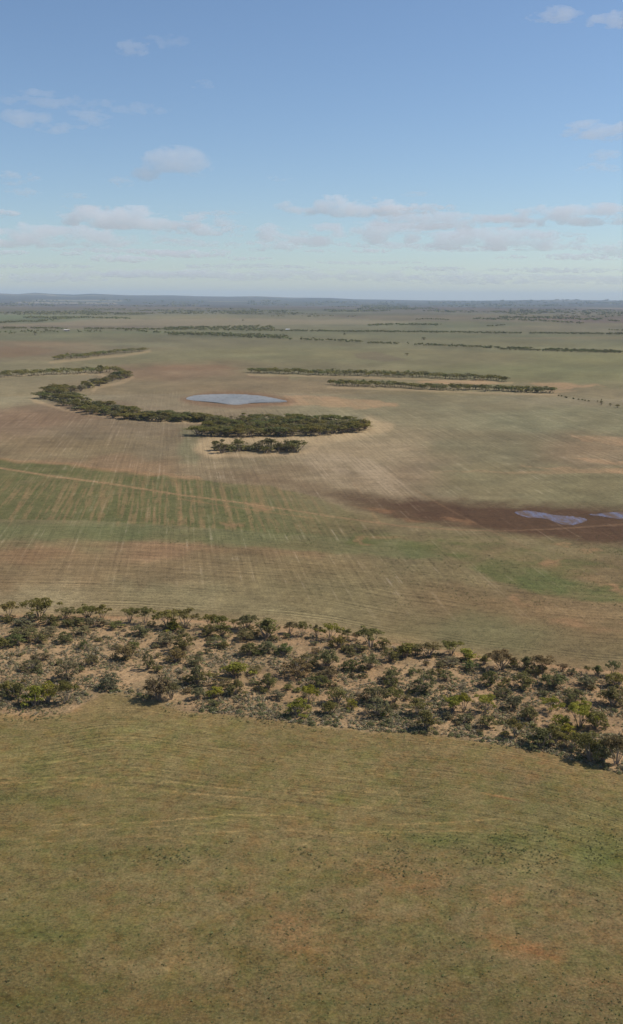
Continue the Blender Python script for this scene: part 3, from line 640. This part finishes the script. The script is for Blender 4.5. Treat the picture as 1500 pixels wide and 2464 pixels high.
def zone(e):
    t_ = np.interp(e[1], ST[:, 0], ST[:, 1]); b_ = np.interp(e[1], SB[:, 0], SB[:, 1]); f = (e[2] - t_) / (b_ - t_)
    return 'at the far edge' if f < .13 else 'in the far half' if f < .45 else 'in the near half' if f < .8 else 'at the near edge'
cnt = {}
for e in sorted(ent, key=lambda e: e[1]):
    key = (e[0], e[5], zone(e)); i = cnt.get(key, 0); cnt[key] = i + 1
    lab = f"{CW[e[5]]} {FORM[e[0]]}, {ordw(i)} from left {zone(e)} of scrub belt"
    place_px(*e, 'mallee_tree' if e[0] != 'S' else 'tall_shrub', label=lab, cat='tree' if e[0] != 'S' else 'shrub', group='trees and tall shrubs of the near scrub belt')

# mid-sized shrubs scattered through the belt
spx = [(e[1], e[2]) for e in ent]; added = []
tries = 0
while len(added) < 115 and tries < 20000:
    tries += 1
    x_ = rg.uniform(-20, 1520); t_ = np.interp(x_, ST[:, 0], ST[:, 1]); b_ = np.interp(x_, SB[:, 0], SB[:, 1])
    f = rg.uniform(0.02, .97) ** 1.15; y_ = t_ + 4 + f * (b_ - t_ - 14)
    if 200 < x_ < 420 and y_ > b_ - 30 or (x_ < 200 and y_ > b_ - 40): continue
    if min((x_ - a_) ** 2 + ((y_ - b2) * 2.2) ** 2 for a_, b2 in added + [(-99, 0)]) < 19 ** 2: continue
    added.append((x_, y_))
SHL = {'olive': 'small olive bush', 'dark': 'small dark open bush', 'grey': 'small ashy grey-green bush', 'green': 'small soft green bush', 'brown': 'small brown twiggy bush'}
bcn = {}
for x_, y_ in sorted(added):
    c_ = str(rg.choice(['dark', 'grey', 'olive', 'green', 'brown'])); w_ = rg.uniform(11, 25); side = 'left' if x_ < 500 else 'middle' if x_ < 1000 else 'right'
    k = (c_, side); n_ = bcn.get(k, 0); bcn[k] = n_ + 1
    place_px('S', x_, y_, w_, w_ * rg.uniform(.5, .8), c_, 'small_bush', label=f"{SHL[c_]}, {ordw(n_)} from left in the scrub belt's {side} third", cat='bush', group=f'{SHL[c_]}es in the {side} third of the belt')

# ---- groves
def along(line, n, seed, hw):
    r = np.random.default_rng(seed); P = np.array([p[:2] for p in line], float); L_ = np.hypot(np.diff(P[:, 0]), np.diff(P[:, 1]) * 3)
    cs = np.concatenate([[0], np.cumsum(L_)]); out = []
    W_ = np.array([p[2] if len(p) > 2 else hw for p in line], float)
    for k in range(n):
        s = (k + r.uniform(.1, .9)) / n * cs[-1]; i = min(np.searchsorted(cs, s) - 1, len(P) - 2); i = max(i, 0); f = (s - cs[i]) / L_[i]
        p = P[i] * (1 - f) + P[i + 1] * f; hw_ = W_[i] * (1 - f) + W_[i + 1] * f
        out.append((p[0] + r.uniform(-3, 3), p[1] + r.uniform(-1, 1) * hw_))
    return out
def inpoly(pts, n, seed, dmin):
    r = np.random.default_rng(seed); P = np.array(pts, float); out = []; k = 0
    while len(out) < n and k < 40000:
        k += 1; x_ = r.uniform(P[:, 0].min(), P[:, 0].max()); y_ = r.uniform(P[:, 1].min(), P[:, 1].max())
        if sdist(np.array([x_]), np.array([y_]), pts)[0] <= 0: continue
        if out and min((x_ - a_) ** 2 + ((y_ - b_) * 3) ** 2 for a_, b_ in out) < dmin ** 2: continue
        out.append((x_, y_))
    return out
far_list = []
def grove(pts, desc, wr, hr, gname, cols=('olive', 'olive', 'dark', 'green', 'grey', 'olive'), kinds='GGGG', stuff=False):
    cn = {}
    for x_, y_ in sorted(pts):
        w_, h_ = rg.uniform(*wr), rg.uniform(*hr); c_ = cols[rg.integers(len(cols))]
        if stuff: far_list.append((x_, y_, w_, h_, c_)); continue
        sz = 'broad' if w_ > (wr[0] + wr[1]) / 2 else 'narrow'; k = (sz, c_); n_ = cn.get(k, 0); cn[k] = n_ + 1
        place_px('G', x_, y_, w_, h_, c_, 'mallee_tree', label=f"{sz} {CW[c_]} mallee, {ordw(n_)} such from left {desc}", cat='tree', group=gname)
# big near grove
edge_pts = along([(476, 1047), (520, 1049), (570, 1051), (650, 1050), (720, 1048), (780, 1046), (840, 1041), (884, 1031)], 19, 3, 1.5)
grove(edge_pts, 'on near edge of oblong grove', (32, 46), (17, 23), 'near-edge trees of the large oblong grove')
grove(inpoly([(484, 1044), (510, 1018), (600, 1011), (700, 1012), (790, 1012), (870, 1022), (880, 1030), (800, 1042), (700, 1046), (560, 1051)], 78, 8, 17),
      'inside the oblong grove', (28, 42), (14, 20), 'inner trees of the large oblong grove')
for x_, y_, w_, h_, t_ in ((521, 1084, 24, 22, 'tall round'), (535, 1090, 42, 31, 'broad dark'), (576, 1086, 38, 28, 'round-topped'), (598, 1085, 22, 13, 'thin low'), (622, 1085, 32, 20, 'flat-topped'), (648, 1086, 48, 30, 'spreading'), (672, 1087, 30, 19, 'leaning'), (690, 1085, 40, 26, 'full-crowned'), (712, 1088, 38, 27, 'rounded outermost'), (641, 1090, 28, 14, 'low bushy')):
    place_px('G', x_, y_, w_, h_, 'dark' if w_ > 28 else 'olive', 'mallee_tree', label=f'{t_} mallee in the small grove in front of the oblong grove', cat='tree', group='trees of the small front grove')
# curved grove
grove(along([(505, 1012, 3), (450, 1010, 4), (400, 1010, 6), (340, 1006, 8), (280, 997, 11), (230, 986, 14), (180, 972, 16), (130, 955, 12), (100, 952, 7)], 84, 11, 6),
      "in curved grove's lower arm", (24, 36), (12, 18), 'trees of the lower arm of the curved grove')
grove(along([(120, 940, 2), (190, 938, 5), (235, 924, 6), (280, 911, 5), (312, 906, 3)], 24, 12, 5),
      'in neck of curved grove', (20, 30), (11, 15), 'trees of the neck of the curved grove')
pts_hook = along([(238, 897, 2), (275, 898, 3), (310, 903, 2.5)], 12, 33, 3)
for x_, y_ in pts_hook: far_list.append((x_, y_, rg.uniform(18, 28), rg.uniform(11, 15), 'olive'))
pts_far_arm = along([(-30, 911, 2), (60, 903, 2.5), (150, 899, 2.5), (245, 897, 2.5)], 55, 13, 3)
grove(pts_far_arm, '', (18, 28), (11, 15), '', stuff=True)
grove(along([(130, 866, 3), (200, 859, 3), (280, 851, 2), (350, 845, 1)], 60, 14, 3), '', (14, 23), (8, 11), '', stuff=True)
grove(along([(598, 897, 1), (700, 899, 2.5), (850, 903, 3), (1000, 907, 3), (1130, 912, 2.5), (1180, 915, 2), (1220, 919, 1)], 125, 15, 3), '', (18, 28), (10, 14), '', stuff=True)
grove(along([(794, 927, 1), (870, 928, 2.5), (960, 932, 2.5), (1100, 938, 3), (1200, 941, 3), (1290, 944, 2), (1332, 945, 1)], 105, 16, 3), '', (18, 28), (11, 15), '', stuff=True)
for x_, y_ in inpoly([(484, 1044), (510, 1018), (600, 1011), (700, 1012), (790, 1012), (870, 1022), (880, 1030), (800, 1042), (700, 1046), (560, 1051)], 90, 18, 9) + along([(505, 1012, 3), (450, 1010, 4), (400, 1010, 6), (340, 1006, 8), (280, 997, 11), (230, 986, 14), (180, 972, 16), (130, 955, 12), (100, 952, 7)], 110, 21, 6) + along([(120, 940, 2), (190, 938, 5), (235, 924, 6), (280, 911, 5), (312, 906, 3)], 26, 22, 5) + along([(515, 1082, 4), (718, 1082, 4)], 44, 24, 4):
    far_list.append((x_, y_, rg.uniform(14, 24), rg.uniform(6, 11), ('grey', 'olive', 'dark')[rg.integers(3)]))
# lone trees, things of their own
for x_, y_, w_, h_, c_, lab in ((85, 807, 9, 8, 'dark', 'lone dark tree standing in the paddock in front of the far left tree belt'), (980, 855, 7, 5, 'dark', 'small lone dark tree beside the purple-brown patch'),
                                (830, 806, 7, 5, 'dark', 'lone bushy tree between the two long far tree lines'), (1020, 818, 9, 6, 'dark', 'lone spreading tree just above the dotted far tree line'), (1447, 974, 9, 13, 'dark', 'tallest lone tree at the right edge beyond the paired groves'), (1469, 977, 7, 6, 'olive', 'little round bush just right of the lone tree at the right edge'),
                                (1486, 981, 11, 7, 'olive', 'low wide bush furthest right beside the lone tree'), (585, 772, 6, 4, 'dark', 'tiny isolated tree at the end of the far farm track'), (242, 897, 14, 17, 'olive', 'tree rising above the upper arm of the S-shaped grove'), (1438, 968, 5, 4, 'grey', 'smallest bush left of the lone tree at the right edge')):
    place_px('G', x_, y_, w_, h_, c_, 'lone_tree', label=lab, cat='tree')

# ---- far trees: reads as belts and woods, one mass
rf = np.random.default_rng(5)
def row(line, n, hw, wr, hr, clump=0.0, seed=0):
    n = int(n * 1.35); clump = clump + .1; wr = (wr[0] * 1.15, wr[1] * 1.25)
    for x_, y_ in along(line, n, seed, hw):
        if clump and vn(np.array([x_ / 14.0]), np.array([seed * 3.1]), 7)[0] < clump: continue
        far_list.append((x_, y_, rf.uniform(*wr), rf.uniform(*hr), 'dark' if rf.random() < .6 else 'green'))
row([(-20, 790.5), (300, 793), (500, 795), (700, 797)], 170, .6, (5, 10), (3.5, 5.5), .22, 1)
row([(700, 797), (760, 798), (1000, 800), (1250, 803), (1520, 805)], 230, .5, (5, 10), (3.5, 5.5), .05, 2)
row([(400, 792, 1), (470, 792, 2), (560, 791, 4), (650, 792, 4), (660, 793, 1)], 110, 3, (6, 11), (5, 7), 0, 3)
row([(405, 806, 1), (500, 807, 2), (600, 811, 4), (690, 815, 3)], 120, 3, (7, 12), (6, 9), 0, 4)
row([(300, 797, 1), (420, 803, 1.5)], 24, 1, (5, 9), (4, 6), .3, 5)
row([(690, 817), (760, 820), (870, 824)], 34, 1, (6, 11), (5, 8), .25, 6)
row([(885, 826), (950, 828), (1000, 830), (1120, 835), (1250, 840), (1400, 845), (1520, 849)], 150, 1, (5, 10), (3.5, 6.5), .15, 7)
row([(1200, 841), (1350, 846), (1520, 850)], 60, .5, (7, 12), (4, 5), 0, 8)
row([(50, 801), (150, 800), (250, 799)], 24, 1.5, (5, 9), (5, 9), .25, 9)
row([(-10, 803), (40, 806)], 5, 1, (6, 9), (7, 10), 0, 10)
row([(888, 784), (950, 783), (1060, 783)], 44, 1, (6, 11), (4, 6), .1, 11)
row([(1170, 786), (1215, 783)], 12, .6, (4, 8), (3, 4), 0, 12)
row([(1000, 769), (1080, 770)], 22, .7, (5, 9), (2.5, 4), .1, 13)
row([(1135, 768), (1200, 769), (1300, 773), (1400, 779)], 80, 1.2, (6, 11), (3, 5), .1, 14)
row([(1200, 765, 1), (1300, 766, 2), (1450, 770, 1.5)], 90, 2, (7, 13), (3, 5), 0, 15)
row([(-20, 778, 1), (80, 774, 1.5), (140, 770, 2), (170, 767, 1.5), (60, 765, 1)], 90, 2, (6, 12), (3, 5), 0, 16)
row([(60, 765, 1), (200, 765, 1), (310, 767, 1.5)], 90, 1, (7, 12), (3, 4), 0, 17)
row([(1340, 952), (1380, 960), (1420, 966)], 8, .6, (2, 4), (1.2, 2.4), .3, 18)
row([(1230, 943), (1270, 941), (1300, 943)], 6, 1, (6, 9), (2, 3), 0, 19)
row([(1465, 795), (1520, 797)], 8, 1, (4, 7), (2, 4), 0, 20)
row([(1430, 770), (1520, 776)], 30, 1, (6, 11), (2.5, 4), .2, 21)
r2 = np.random.default_rng(31)
for (x0, x1, y0, y1, n) in ((-20, 350, 750, 758, 520), (200, 620, 744, 756, 560), (560, 760, 748, 757, 160), (780, 980, 738, 752, 640), (940, 1200, 742, 752, 480), (1180, 1520, 745, 756, 420), (-20, 500, 730, 738, 360), (600, 1000, 731, 738, 420), (1000, 1520, 731, 738, 420), (650, 900, 758, 762, 60), (1240, 1520, 757, 763, 160)):
    for _ in range(n):
        x_ = r2.uniform(x0, x1); y_ = r2.uniform(y0, y1)
        if fbm(np.array([x_ / 90.0]), np.array([y_ / 2.2]), 140, 3)[0] < .47: continue
        far_list.append((x_, y_, r2.uniform(7, 16), r2.uniform(1.8, 3.2), 'dark'))
FV, FF, FC = [], [], []; nb = 0
for (x_, y_, w_, h_, c_) in far_list:
    gx, gy, D = G(x_, y_); z0 = float(ground_h(np.array([gx]), np.array([gy]))[0]) if D > 8000 else gz(gx, gy)
    W_ = w_ * D / FPX; H_ = h_ * D / FPX; big = D < 1800; mid_ = D < 3800
    ncl = 11 if big else 6 if mid_ else 3; nlf = 30 if big else 14 if mid_ else 8
    for k in range(ncl):
        a_ = rf.uniform(0, 6.28); q_ = W_ * .33 * math.sqrt(rf.random()); zc = H_ * (rf.uniform(.45, .85) if big else rf.uniform(.3, .8)); rw_ = W_ * rf.uniform(.16, .26)
        v1, f1 = leaves(rf, (gx + q_ * math.cos(a_), gy + q_ * math.sin(a_), z0 + zc), nlf, (rw_, rw_, H_ * .2), (.42 if big else .17 * W_ / ncl ** .5 * 1.1 + .2), .5)
        FV.append(v1); FF.append(f1 + nb); nb += len(v1)
        cc = np.array(COLS[c_]) * rf.uniform(.85, 1.2); FC.append(np.tile(np.append(cc, 1), (len(f1), 1)))
    if big:
        for k in range(3):
            a_ = rf.uniform(0, 6.28); t_, f1 = tube([(gx, gy, z0 - .3), (gx + W_ * .2 * math.cos(a_), gy + W_ * .2 * math.sin(a_), z0 + H_ * .6)], [.16, .08], 4)
            FV.append(t_); FF.append(f1 + nb); nb += len(t_); FC.append(np.tile((.22, .17, .12, 1), (len(f1), 1)))
me = mesh_np('far_trees', np.concatenate(FV), np.concatenate(FF))
FCa = np.concatenate(FC)
if len(FCa) == len(me.polygons):
    at = me.attributes.new('tint', 'FLOAT_COLOR', 'FACE'); at.data.foreach_set('color', FCa.astype(np.float32).ravel())
fm_ = bpy.data.materials.new('far_foliage'); q = NT(fm_)
k = q.mapr(q.new('ShaderNodeNewGeometry').outputs['Random Per Island'], 0, 1, .6, 1.4); vm = q.new('ShaderNodeVectorMath', operation='SCALE')
q.t.links.new(q.new('ShaderNodeAttribute', attribute_name='tint').outputs['Color'], vm.inputs[0]); q.put(vm.inputs['Scale'], k); q.surf(q.bsdf(vm.outputs[0], .8, spec=0.0).outputs[0])
me.materials.append(fm_)
tag(link('far_woodland', me), 'distant groves, roadside tree belts and woods merging across the plain', 'woodland', kind='stuff')

# ---------------------------------------------------------------- saltbush and weeds
def tuft(r, w_, h_, n, size):
    V, Fs = leaves(r, (0, 0, h_ * .25), n, (w_ / 2, w_ / 2, h_ * .75), size, 1.3, .5); V[:, 2] = np.maximum(V[:, 2], 0.0); return V, Fs
rs = np.random.default_rng(99)
SBP = []
for k in range(6):
    A = Acc(); A.add(*tuft(rs, 1.0, .5, 120, .10)); SBP.append(A.mesh('foliage', BUSHLEAF))
cand = []
while len(cand) < 12500:
    x_ = rs.uniform(-30, 1530); t_ = np.interp(x_, ST[:, 0], ST[:, 1]); b_ = np.interp(x_, SB[:, 0], SB[:, 1])
    f = rs.random() ** .85; y_ = t_ + 2 + f * (b_ - t_ - 1)
    gx, gy, _ = G(x_, y_)
    cl = fbm(np.array([gx / 5]), np.array([gy / 7]), 200, 3)[0]
    if rs.random() > ss(.34, .60, cl) * .93 + .07: continue
    if (x_ < 190 and y_ > b_ - 14) and rs.random() < .85: continue
    cand.append((gx, gy, float(np.clip(rs.lognormal(-.62, .36), .28, 1.4)), x_, y_, b_))
cand.sort(key=lambda t: -t[2] / math.hypot(t[0], t[1]))
SBC = [(.25, .20, .125), (.21, .185, .095), (.185, .185, .08), (.28, .235, .145), (.20, .16, .088)]
SBN = ['purplish grey-brown', 'dull grey-olive', 'grey-green', 'pale ashy', 'dark brown-grey']
scn = {}
for gx, gy, s_, x_, y_, b_ in sorted(cand[:300], key=lambda c_: c_[3]):
    i = rs.integers(5)
    if y_ > b_ - 14: i = 2
    side = 'left' if x_ < 500 else 'middle' if x_ < 1000 else 'right'
    o = link('saltbush', SBP[rs.integers(6)], loc=(gx, gy, gz(gx, gy) - .01), col=SBC[i]); o.scale = (s_ * 1.15, s_ * 1.0, s_ * rs.uniform(.75, 1.1)); o.rotation_euler = (0, 0, rs.uniform(0, 6.28))
    tag(o, f"low {SBN[i]} saltbush, {ordw(scn.setdefault((i, side), 0))} from left in the scrub belt's {side} third", 'shrub', f'{SBN[i]} saltbushes in the {side} third'); scn[(i, side)] += 1
VV, FF, CC = [], [], []; nb = 0
px_ = np.array([c_[0] for c_ in cand]); py_ = np.array([c_[1] for c_ in cand]); zz_ = near_relief(px_, py_)
for j, (gx, gy, s_, *_r) in enumerate(cand[300:]):
    V, Fs = tuft(rs, s_ * 1.1, s_ * .5, 22, .13 * s_ + .04); VV.append(V + np.array([gx, gy, zz_[j + 300] - .01])); FF.append(Fs + nb); nb += len(V)
    CC.append(np.tile(np.append(np.array(SBC[rs.integers(5)]) * rs.uniform(.75, 1.2), 1), (len(Fs), 1)))
def stuff_mesh(name, VV, FF, CC, label, cat):
    me = mesh_np(name, np.concatenate(VV), np.concatenate(FF)); ca = np.concatenate(CC)
    if len(ca) == len(me.polygons):
        at = me.attributes.new('tint', 'FLOAT_COLOR', 'FACE'); at.data.foreach_set('color', ca.astype(np.float32).ravel())
    me.materials.append(fm_); return tag(link(name, me), label, cat, kind='stuff')
stuff_mesh('low_scrub', VV, FF, CC, 'thousands of small grey saltbush tufts covering the sand of the scrub belt', 'ground cover')

VV, FF, CC = [], [], []; nb = 0
wc = []
def weeds(n, x0, x1, y0, y1, smin, smax, fn=None):
    k = 0; t_ = 0
    while k < n and t_ < n * 60:
        t_ += 1; x_ = rs.uniform(x0, x1); y_ = rs.uniform(y0, y1); gx, gy, D = G(x_, y_)
        if fbm(np.array([gx / 9]), np.array([gy / 9]), 220, 3)[0] < rs.uniform(.3, .62): continue
        if fn and not fn(x_, y_): continue
        wc.append((gx, gy, rs.uniform(smin, smax))); k += 1
below = lambda x_, y_: y_ > np.interp(x_, SB[:, 0], SB[:, 1]) + 6
weeds(2000, -20, 1520, 1700, 2480, .08, .2, below); weeds(500, 900, 1560, 1990, 2110, .1, .3, lambda x_, y_: vn(np.array([x_ / 60.]), np.array([y_ / 18.]), 3)[0] > .45); weeds(50, 120, 460, 2035, 2080, .2, .42); weeds(110, -20, 1500, 2050, 2460, .2, .42)
weeds(350, 380, 900, 1235, 1320, .25, .6); weeds(600, 900, 1520, 1285, 1460, .2, .55); weeds(900, -20, 620, 1140, 1250, .2, .55); weeds(400, 0, 1500, 1690, 1800, .2, .5, lambda x_, y_: abs(y_ - np.interp(x_, SB[:, 0], SB[:, 1])) < 16)
for x_, y_ in ((722, 2045), (736, 2040), (733, 2052), (742, 2056), (748, 2058), (728, 2056), (705, 2050), (756, 2049), (600, 2057), (660, 2070), (545, 2028), (558, 2024), (385, 2068), (400, 2063), (250, 2056), (305, 2068), (268, 2050), (20, 2366), (255, 2388), (692, 2243), (1090, 2442), (660, 1832), (500, 2045), (965, 2050), (940, 2024), (1100, 2030)):
    gx, gy, _ = G(x_, y_); wc.append((gx, gy, rs.uniform(.4, .65)))
ws = np.array(wc); wz = near_relief(ws[:, 0], ws[:, 1])
for (gx, gy, s_), z_ in zip(wc, wz):
    V, Fs = tuft(rs, s_ * 1.2, s_ * .8, 14, .13 * s_ + .04); VV.append(V + np.array([gx, gy, z_ - .01])); FF.append(Fs + nb); nb += len(V)
    CC.append(np.tile(np.append(np.array([(.10, .12, .045), (.12, .125, .05), (.14, .135, .06)][rs.integers(3)]) * rs.uniform(.8, 1.2), 1), (len(Fs), 1)))
stuff_mesh('weeds', VV, FF, CC, 'scattered dark green weeds and crop tufts dotting the paddocks', 'weeds')

# ---------------------------------------------------------------- far farm buildings
def farmhouse(px, py, L_, B_, H_, rot, wallc, roofc, lab):
    x, y, D = G(px, py); e = bpy.data.objects.new('farm_building', None); COL.objects.link(e); e.location = (x, y, gz(x, y)); e.rotation_euler = (0, 0, rot)
    tag(e, lab, 'farm building')
    def flat(nm, c_):
        m_ = bpy.data.materials.new(nm); q = NT(m_); q.surf(q.bsdf(q.mixc(q.noise(q.new('ShaderNodeTexCoord').outputs['Object'], 1.5, 3), tuple(v * .8 for v in c_) + (1,), tuple(c_) + (1,)), .7).outputs[0]); return m_
    l, b_ = L_ / 2, B_ / 2; rh = H_ * .45
    Vw = [(-l, -b_, 0), (l, -b_, 0), (l, b_, 0), (-l, b_, 0), (-l, -b_, H_), (l, -b_, H_), (l, b_, H_), (-l, b_, H_), (-l, 0, H_ + rh), (l, 0, H_ + rh)]
    m_ = bpy.data.meshes.new('wall'); m_.from_pydata(Vw, [], [(0, 1, 5, 4), (1, 2, 6, 9, 5), (2, 3, 7, 6), (3, 0, 4, 8, 7)]); m_.materials.append(flat('wall_paint', wallc)); link('wall', m_, e)
    o_ = .5; t_ = .15; k_ = rh / b_
    Vr = [(-l - o_, -b_ - o_, H_ - o_ * k_ + .03), (l + o_, -b_ - o_, H_ - o_ * k_ + .03), (l + o_, 0, H_ + rh + .03), (-l - o_, 0, H_ + rh + .03), (l + o_, b_ + o_, H_ - o_ * k_ + .03), (-l - o_, b_ + o_, H_ - o_ * k_ + .03)]
    Vr += [(a_, c_, z_ + t_) for a_, c_, z_ in Vr]
    m_ = bpy.data.meshes.new('roof'); m_.from_pydata(Vr, [], [(3, 2, 1, 0), (5, 4, 2, 3), (6, 7, 8, 9), (9, 8, 10, 11), (0, 1, 7, 6), (4, 5, 11, 10), (1, 2, 8, 7), (2, 4, 10, 8), (3, 0, 6, 9), (5, 3, 9, 11)]); m_.materials.append(flat('roof_iron', roofc)); link('roof', m_, e)
    dm = bpy.data.meshes.new('door'); y0 = -b_ - .03
    dm.from_pydata([(-.5, y0, 0), (.5, y0, 0), (.5, y0, 2.1), (-.5, y0, 2.1), (-.5, y0 + .02, 0), (.5, y0 + .02, 0), (.5, y0 + .02, 2.1), (-.5, y0 + .02, 2.1)], [], [(0, 1, 2, 3), (7, 6, 5, 4), (0, 3, 7, 4), (1, 5, 6, 2), (3, 2, 6, 7)]); dm.materials.append(flat('door_paint', (.15, .1, .08))); link('door', dm, e)
farmhouse(159, 797, 9, 6, 3.2, .2, (.5, .42, .33), (.62, .55, .48), 'small pale farmhouse among the trees of the far left tree belt')
farmhouse(693, 795.5, 10, 6, 3, -.1, (.6, .55, .5), (.72, .7, .68), 'small white farm shed at the right end of the far central wood')
farmhouse(165, 796.5, 5, 4, 2.6, .4, (.4, .3, .24), (.45, .42, .38), 'tiny brown shed just right of the far left farmhouse')

# ---------------------------------------------------------------- haze
hx, hz0, hz1 = 41000.0, -6.0, 330.0
Vh = [(sx * hx, sy * hx, z_) for z_ in (hz0, hz1) for sx, sy in ((-1, -1), (1, -1), (1, 1), (-1, 1))]
hm = bpy.data.meshes.new('haze'); hm.from_pydata(Vh, [], [(3, 2, 1, 0), (4, 5, 6, 7), (0, 1, 5, 4), (1, 2, 6, 5), (2, 3, 7, 6), (3, 0, 4, 7)])
hmat = bpy.data.materials.new('haze_air'); hmat.use_nodes = True; t = hmat.node_tree; t.nodes.clear(); o_ = t.nodes.new('ShaderNodeOutputMaterial'); pv = t.nodes.new('ShaderNodeVolumePrincipled')
pv.inputs['Color'].default_value = (.68, .84, 1.0, 1); pv.inputs['Density'].default_value = HAZE; t.links.new(pv.outputs[0], o_.inputs['Volume'])
hm.materials.append(hmat); tag(link('haze', hm), 'thin pale haze over the far plain', 'haze', kind='stuff')

# ---------------------------------------------------------------- clouds: bodies of thin vapour with real depth
CL = """
410 398 200 84 .9|40 426 110 44 .7|58 463 92 22 .45|296 436 70 26 .5|182 471 70 14 .45|668 430 70 12 .25|8 513 60 20 .55
330 526 330 56 .85|120 568 480 60 .9|482 550 170 30 .6|470 586 170 16 .35|835 498 250 52 .8|985 501 170 26 .6|1002 467 80 14 .35
815 562 480 58 .9|1075 532 310 42 .7|650 592 130 30 .5|1190 578 330 56 .75|1375 520 310 54 .9|1490 596 170 36 .55|1330 566 120 14 .35
1440 313 190 54 1.0|1455 373 76 30 .5|1442 405 110 26 .5|1325 35 150 44 .7|1470 48 140 48 .75|320 116 86 44 .4|400 98 110 32 .22|488 204 60 22 .2
105 240 200 42 .42|135 288 270 56 .55|290 260 240 34 .32|450 609 200 20 .6|288 622 130 20 .5|592 622 100 10 .35|172 611 44 12 .4|700 660 800 30 .3
1250 673 620 26 .3|895 604 74 10 .4|1228 619 64 10 .35|1395 619 170 16 .5|1050 646 130 12 .35|24 607 70 12 .4|700 643 90 9 .3|120 668 260 24 .28|770 604 60 9 .3|300 604 260 12 .4|560 640 240 12 .35|90 640 220 12 .35|1350 650 260 14 .35|880 632 200 9 .3|420 660 330 18 .3|1120 600 200 12 .4|940 590 220 16 .45|520 512 110 12 .3|230 500 120 14 .3
"""
cr = [[float(v) for v in t.split()] for l in CL.strip().splitlines() for t in l.split('|')]
cr.sort(key=lambda c_: c_[1])
for c_ in cr:
    if c_[1] > 480: c_[2] *= 1.5; c_[3] *= 1.12
    else: c_[2] *= 1.12; c_[3] *= 1.15
for i, (cx_, cy_, cw, ch, tau) in enumerate(cr):
    yi = 719 + (cx_ - 750) * math.tan(ROLL); el = max((yi - cy_) / FPX, .016); dist = min(1350 / el, 58000)
    dv = F + RT * ((cx_ - CX) / FPX) - UP * ((cy_ - CY) / FPX); cpos = dv * dist; cpos[2] += CAM_H
    Wm, Hm = cw * dist / FPX, ch * dist / FPX; Dm = min(Wm * .4, 2600)
    nx, nz = (110, 40) if cw > 120 else (60, 26)
    u, v_ = np.meshgrid(np.linspace(-1, 1, nx), np.linspace(-1, 1, nz), indexing='ij')
    asp = cw / ch; s = i * 7.7
    fb = fbm(u * asp * .75 + s, v_ * 1.9 + s, 300 + i, 6, .58); fb2 = fbm(u * asp * .45 + s, v_ * 1.0 - s, 350 + i, 2)
    env = 1 - (u * u + (v_ * 1.0 + .12 * np.sin(u * 3 + i)) ** 2)
    th = np.clip(env * 1.0 + (fb - .5) * 3.6 + (fb2 - .5) * 1.2 - (.18 if cy_ < 480 else .06), 0, None) * np.clip(env * 3, 0, 1)
    th = th ** 1.5; th = th / (1 + .8 * th); edge_ = (np.abs(u) > .99) | (np.abs(v_) > .99); th[edge_] = 0
    th = np.where(th < .012, 0, th)
    pos_ = th > 0; idx_f = -np.ones(th.shape, int); 
    idx_f[:] = np.arange(th.size).reshape(th.shape); idx_b = np.where(pos_, idx_f + th.size, idx_f)
    Xc = u * Wm / 2; Zc = v_ * Hm / 2; Yc = th * Dm / 2
    V = np.concatenate([np.stack([Xc, -Yc, Zc], -1).reshape(-1, 3), np.stack([Xc, Yc, Zc], -1).reshape(-1, 3)])
    Fs = []
    act = pos_[:-1, :-1] | pos_[1:, :-1] | pos_[1:, 1:] | pos_[:-1, 1:]
    ii, jj = np.nonzero(act)
    ff = np.stack([idx_f[ii, jj], idx_f[ii + 1, jj], idx_f[ii + 1, jj + 1], idx_f[ii, jj + 1]], 1)
    fb_ = np.stack([idx_b[ii, jj], idx_b[ii, jj + 1], idx_b[ii + 1, jj + 1], idx_b[ii + 1, jj]], 1)
    Fa = np.concatenate([ff, fb_]); us, inv = np.unique(Fa, return_inverse=True); inv = inv.reshape(Fa.shape)
    me = mesh_np('cloud', V[us], inv, smooth=True)
    m_ = bpy.data.materials.new('cloud_vapour'); m_.use_nodes = True; t = m_.node_tree; t.nodes.clear(); o_ = t.nodes.new('ShaderNodeOutputMaterial'); pv = t.nodes.new('ShaderNodeVolumePrincipled')
    pv.inputs['Color'].default_value = (.999, .999, .999, 1); pv.inputs['Density'].default_value = tau * (.8 if cy_ < 480 else 2.0 if cy_ < 600 else 3.0) / (Dm * .8); pv.inputs['Anisotropy'].default_value = 0.0
    t.links.new(pv.outputs[0], o_.inputs['Volume']); me.materials.append(m_)
    o = link('cloud', me); o.location = cpos; o.rotation_euler = (0, 0, -math.atan2(dv[0], dv[1]))
    hz = 'high' if cy_ < 300 else 'middle-height' if cy_ < 480 else 'low' if cy_ < 600 else 'horizon-hugging'
    sz = 'long' if cw > 280 else 'broad' if cw > 150 else 'small'
    sd = 'far left' if cx_ < 200 else 'left' if cx_ < 500 else 'centre' if cx_ < 1000 else 'right' if cx_ < 1300 else 'far right'
    o['_k'] = f"{sz} {hz} {sd}"
    tag(o, None, 'cloud', 'thin fair-weather clouds')
cs_ = {}
for o in [o for o in COL.objects if '_k' in o.keys()]:
    cs_.setdefault(o['_k'], []).append(o)
for k, lst in cs_.items():
    sz, hz, sd = k.split(' ', 2)
    for j, o in enumerate(lst):
        o['label'] = f"{sz} {hz} grey-white cloud in the {sd} of the sky" + ('' if len(lst) == 1 else f", {ordw(j)} from top")
        del o['_k']
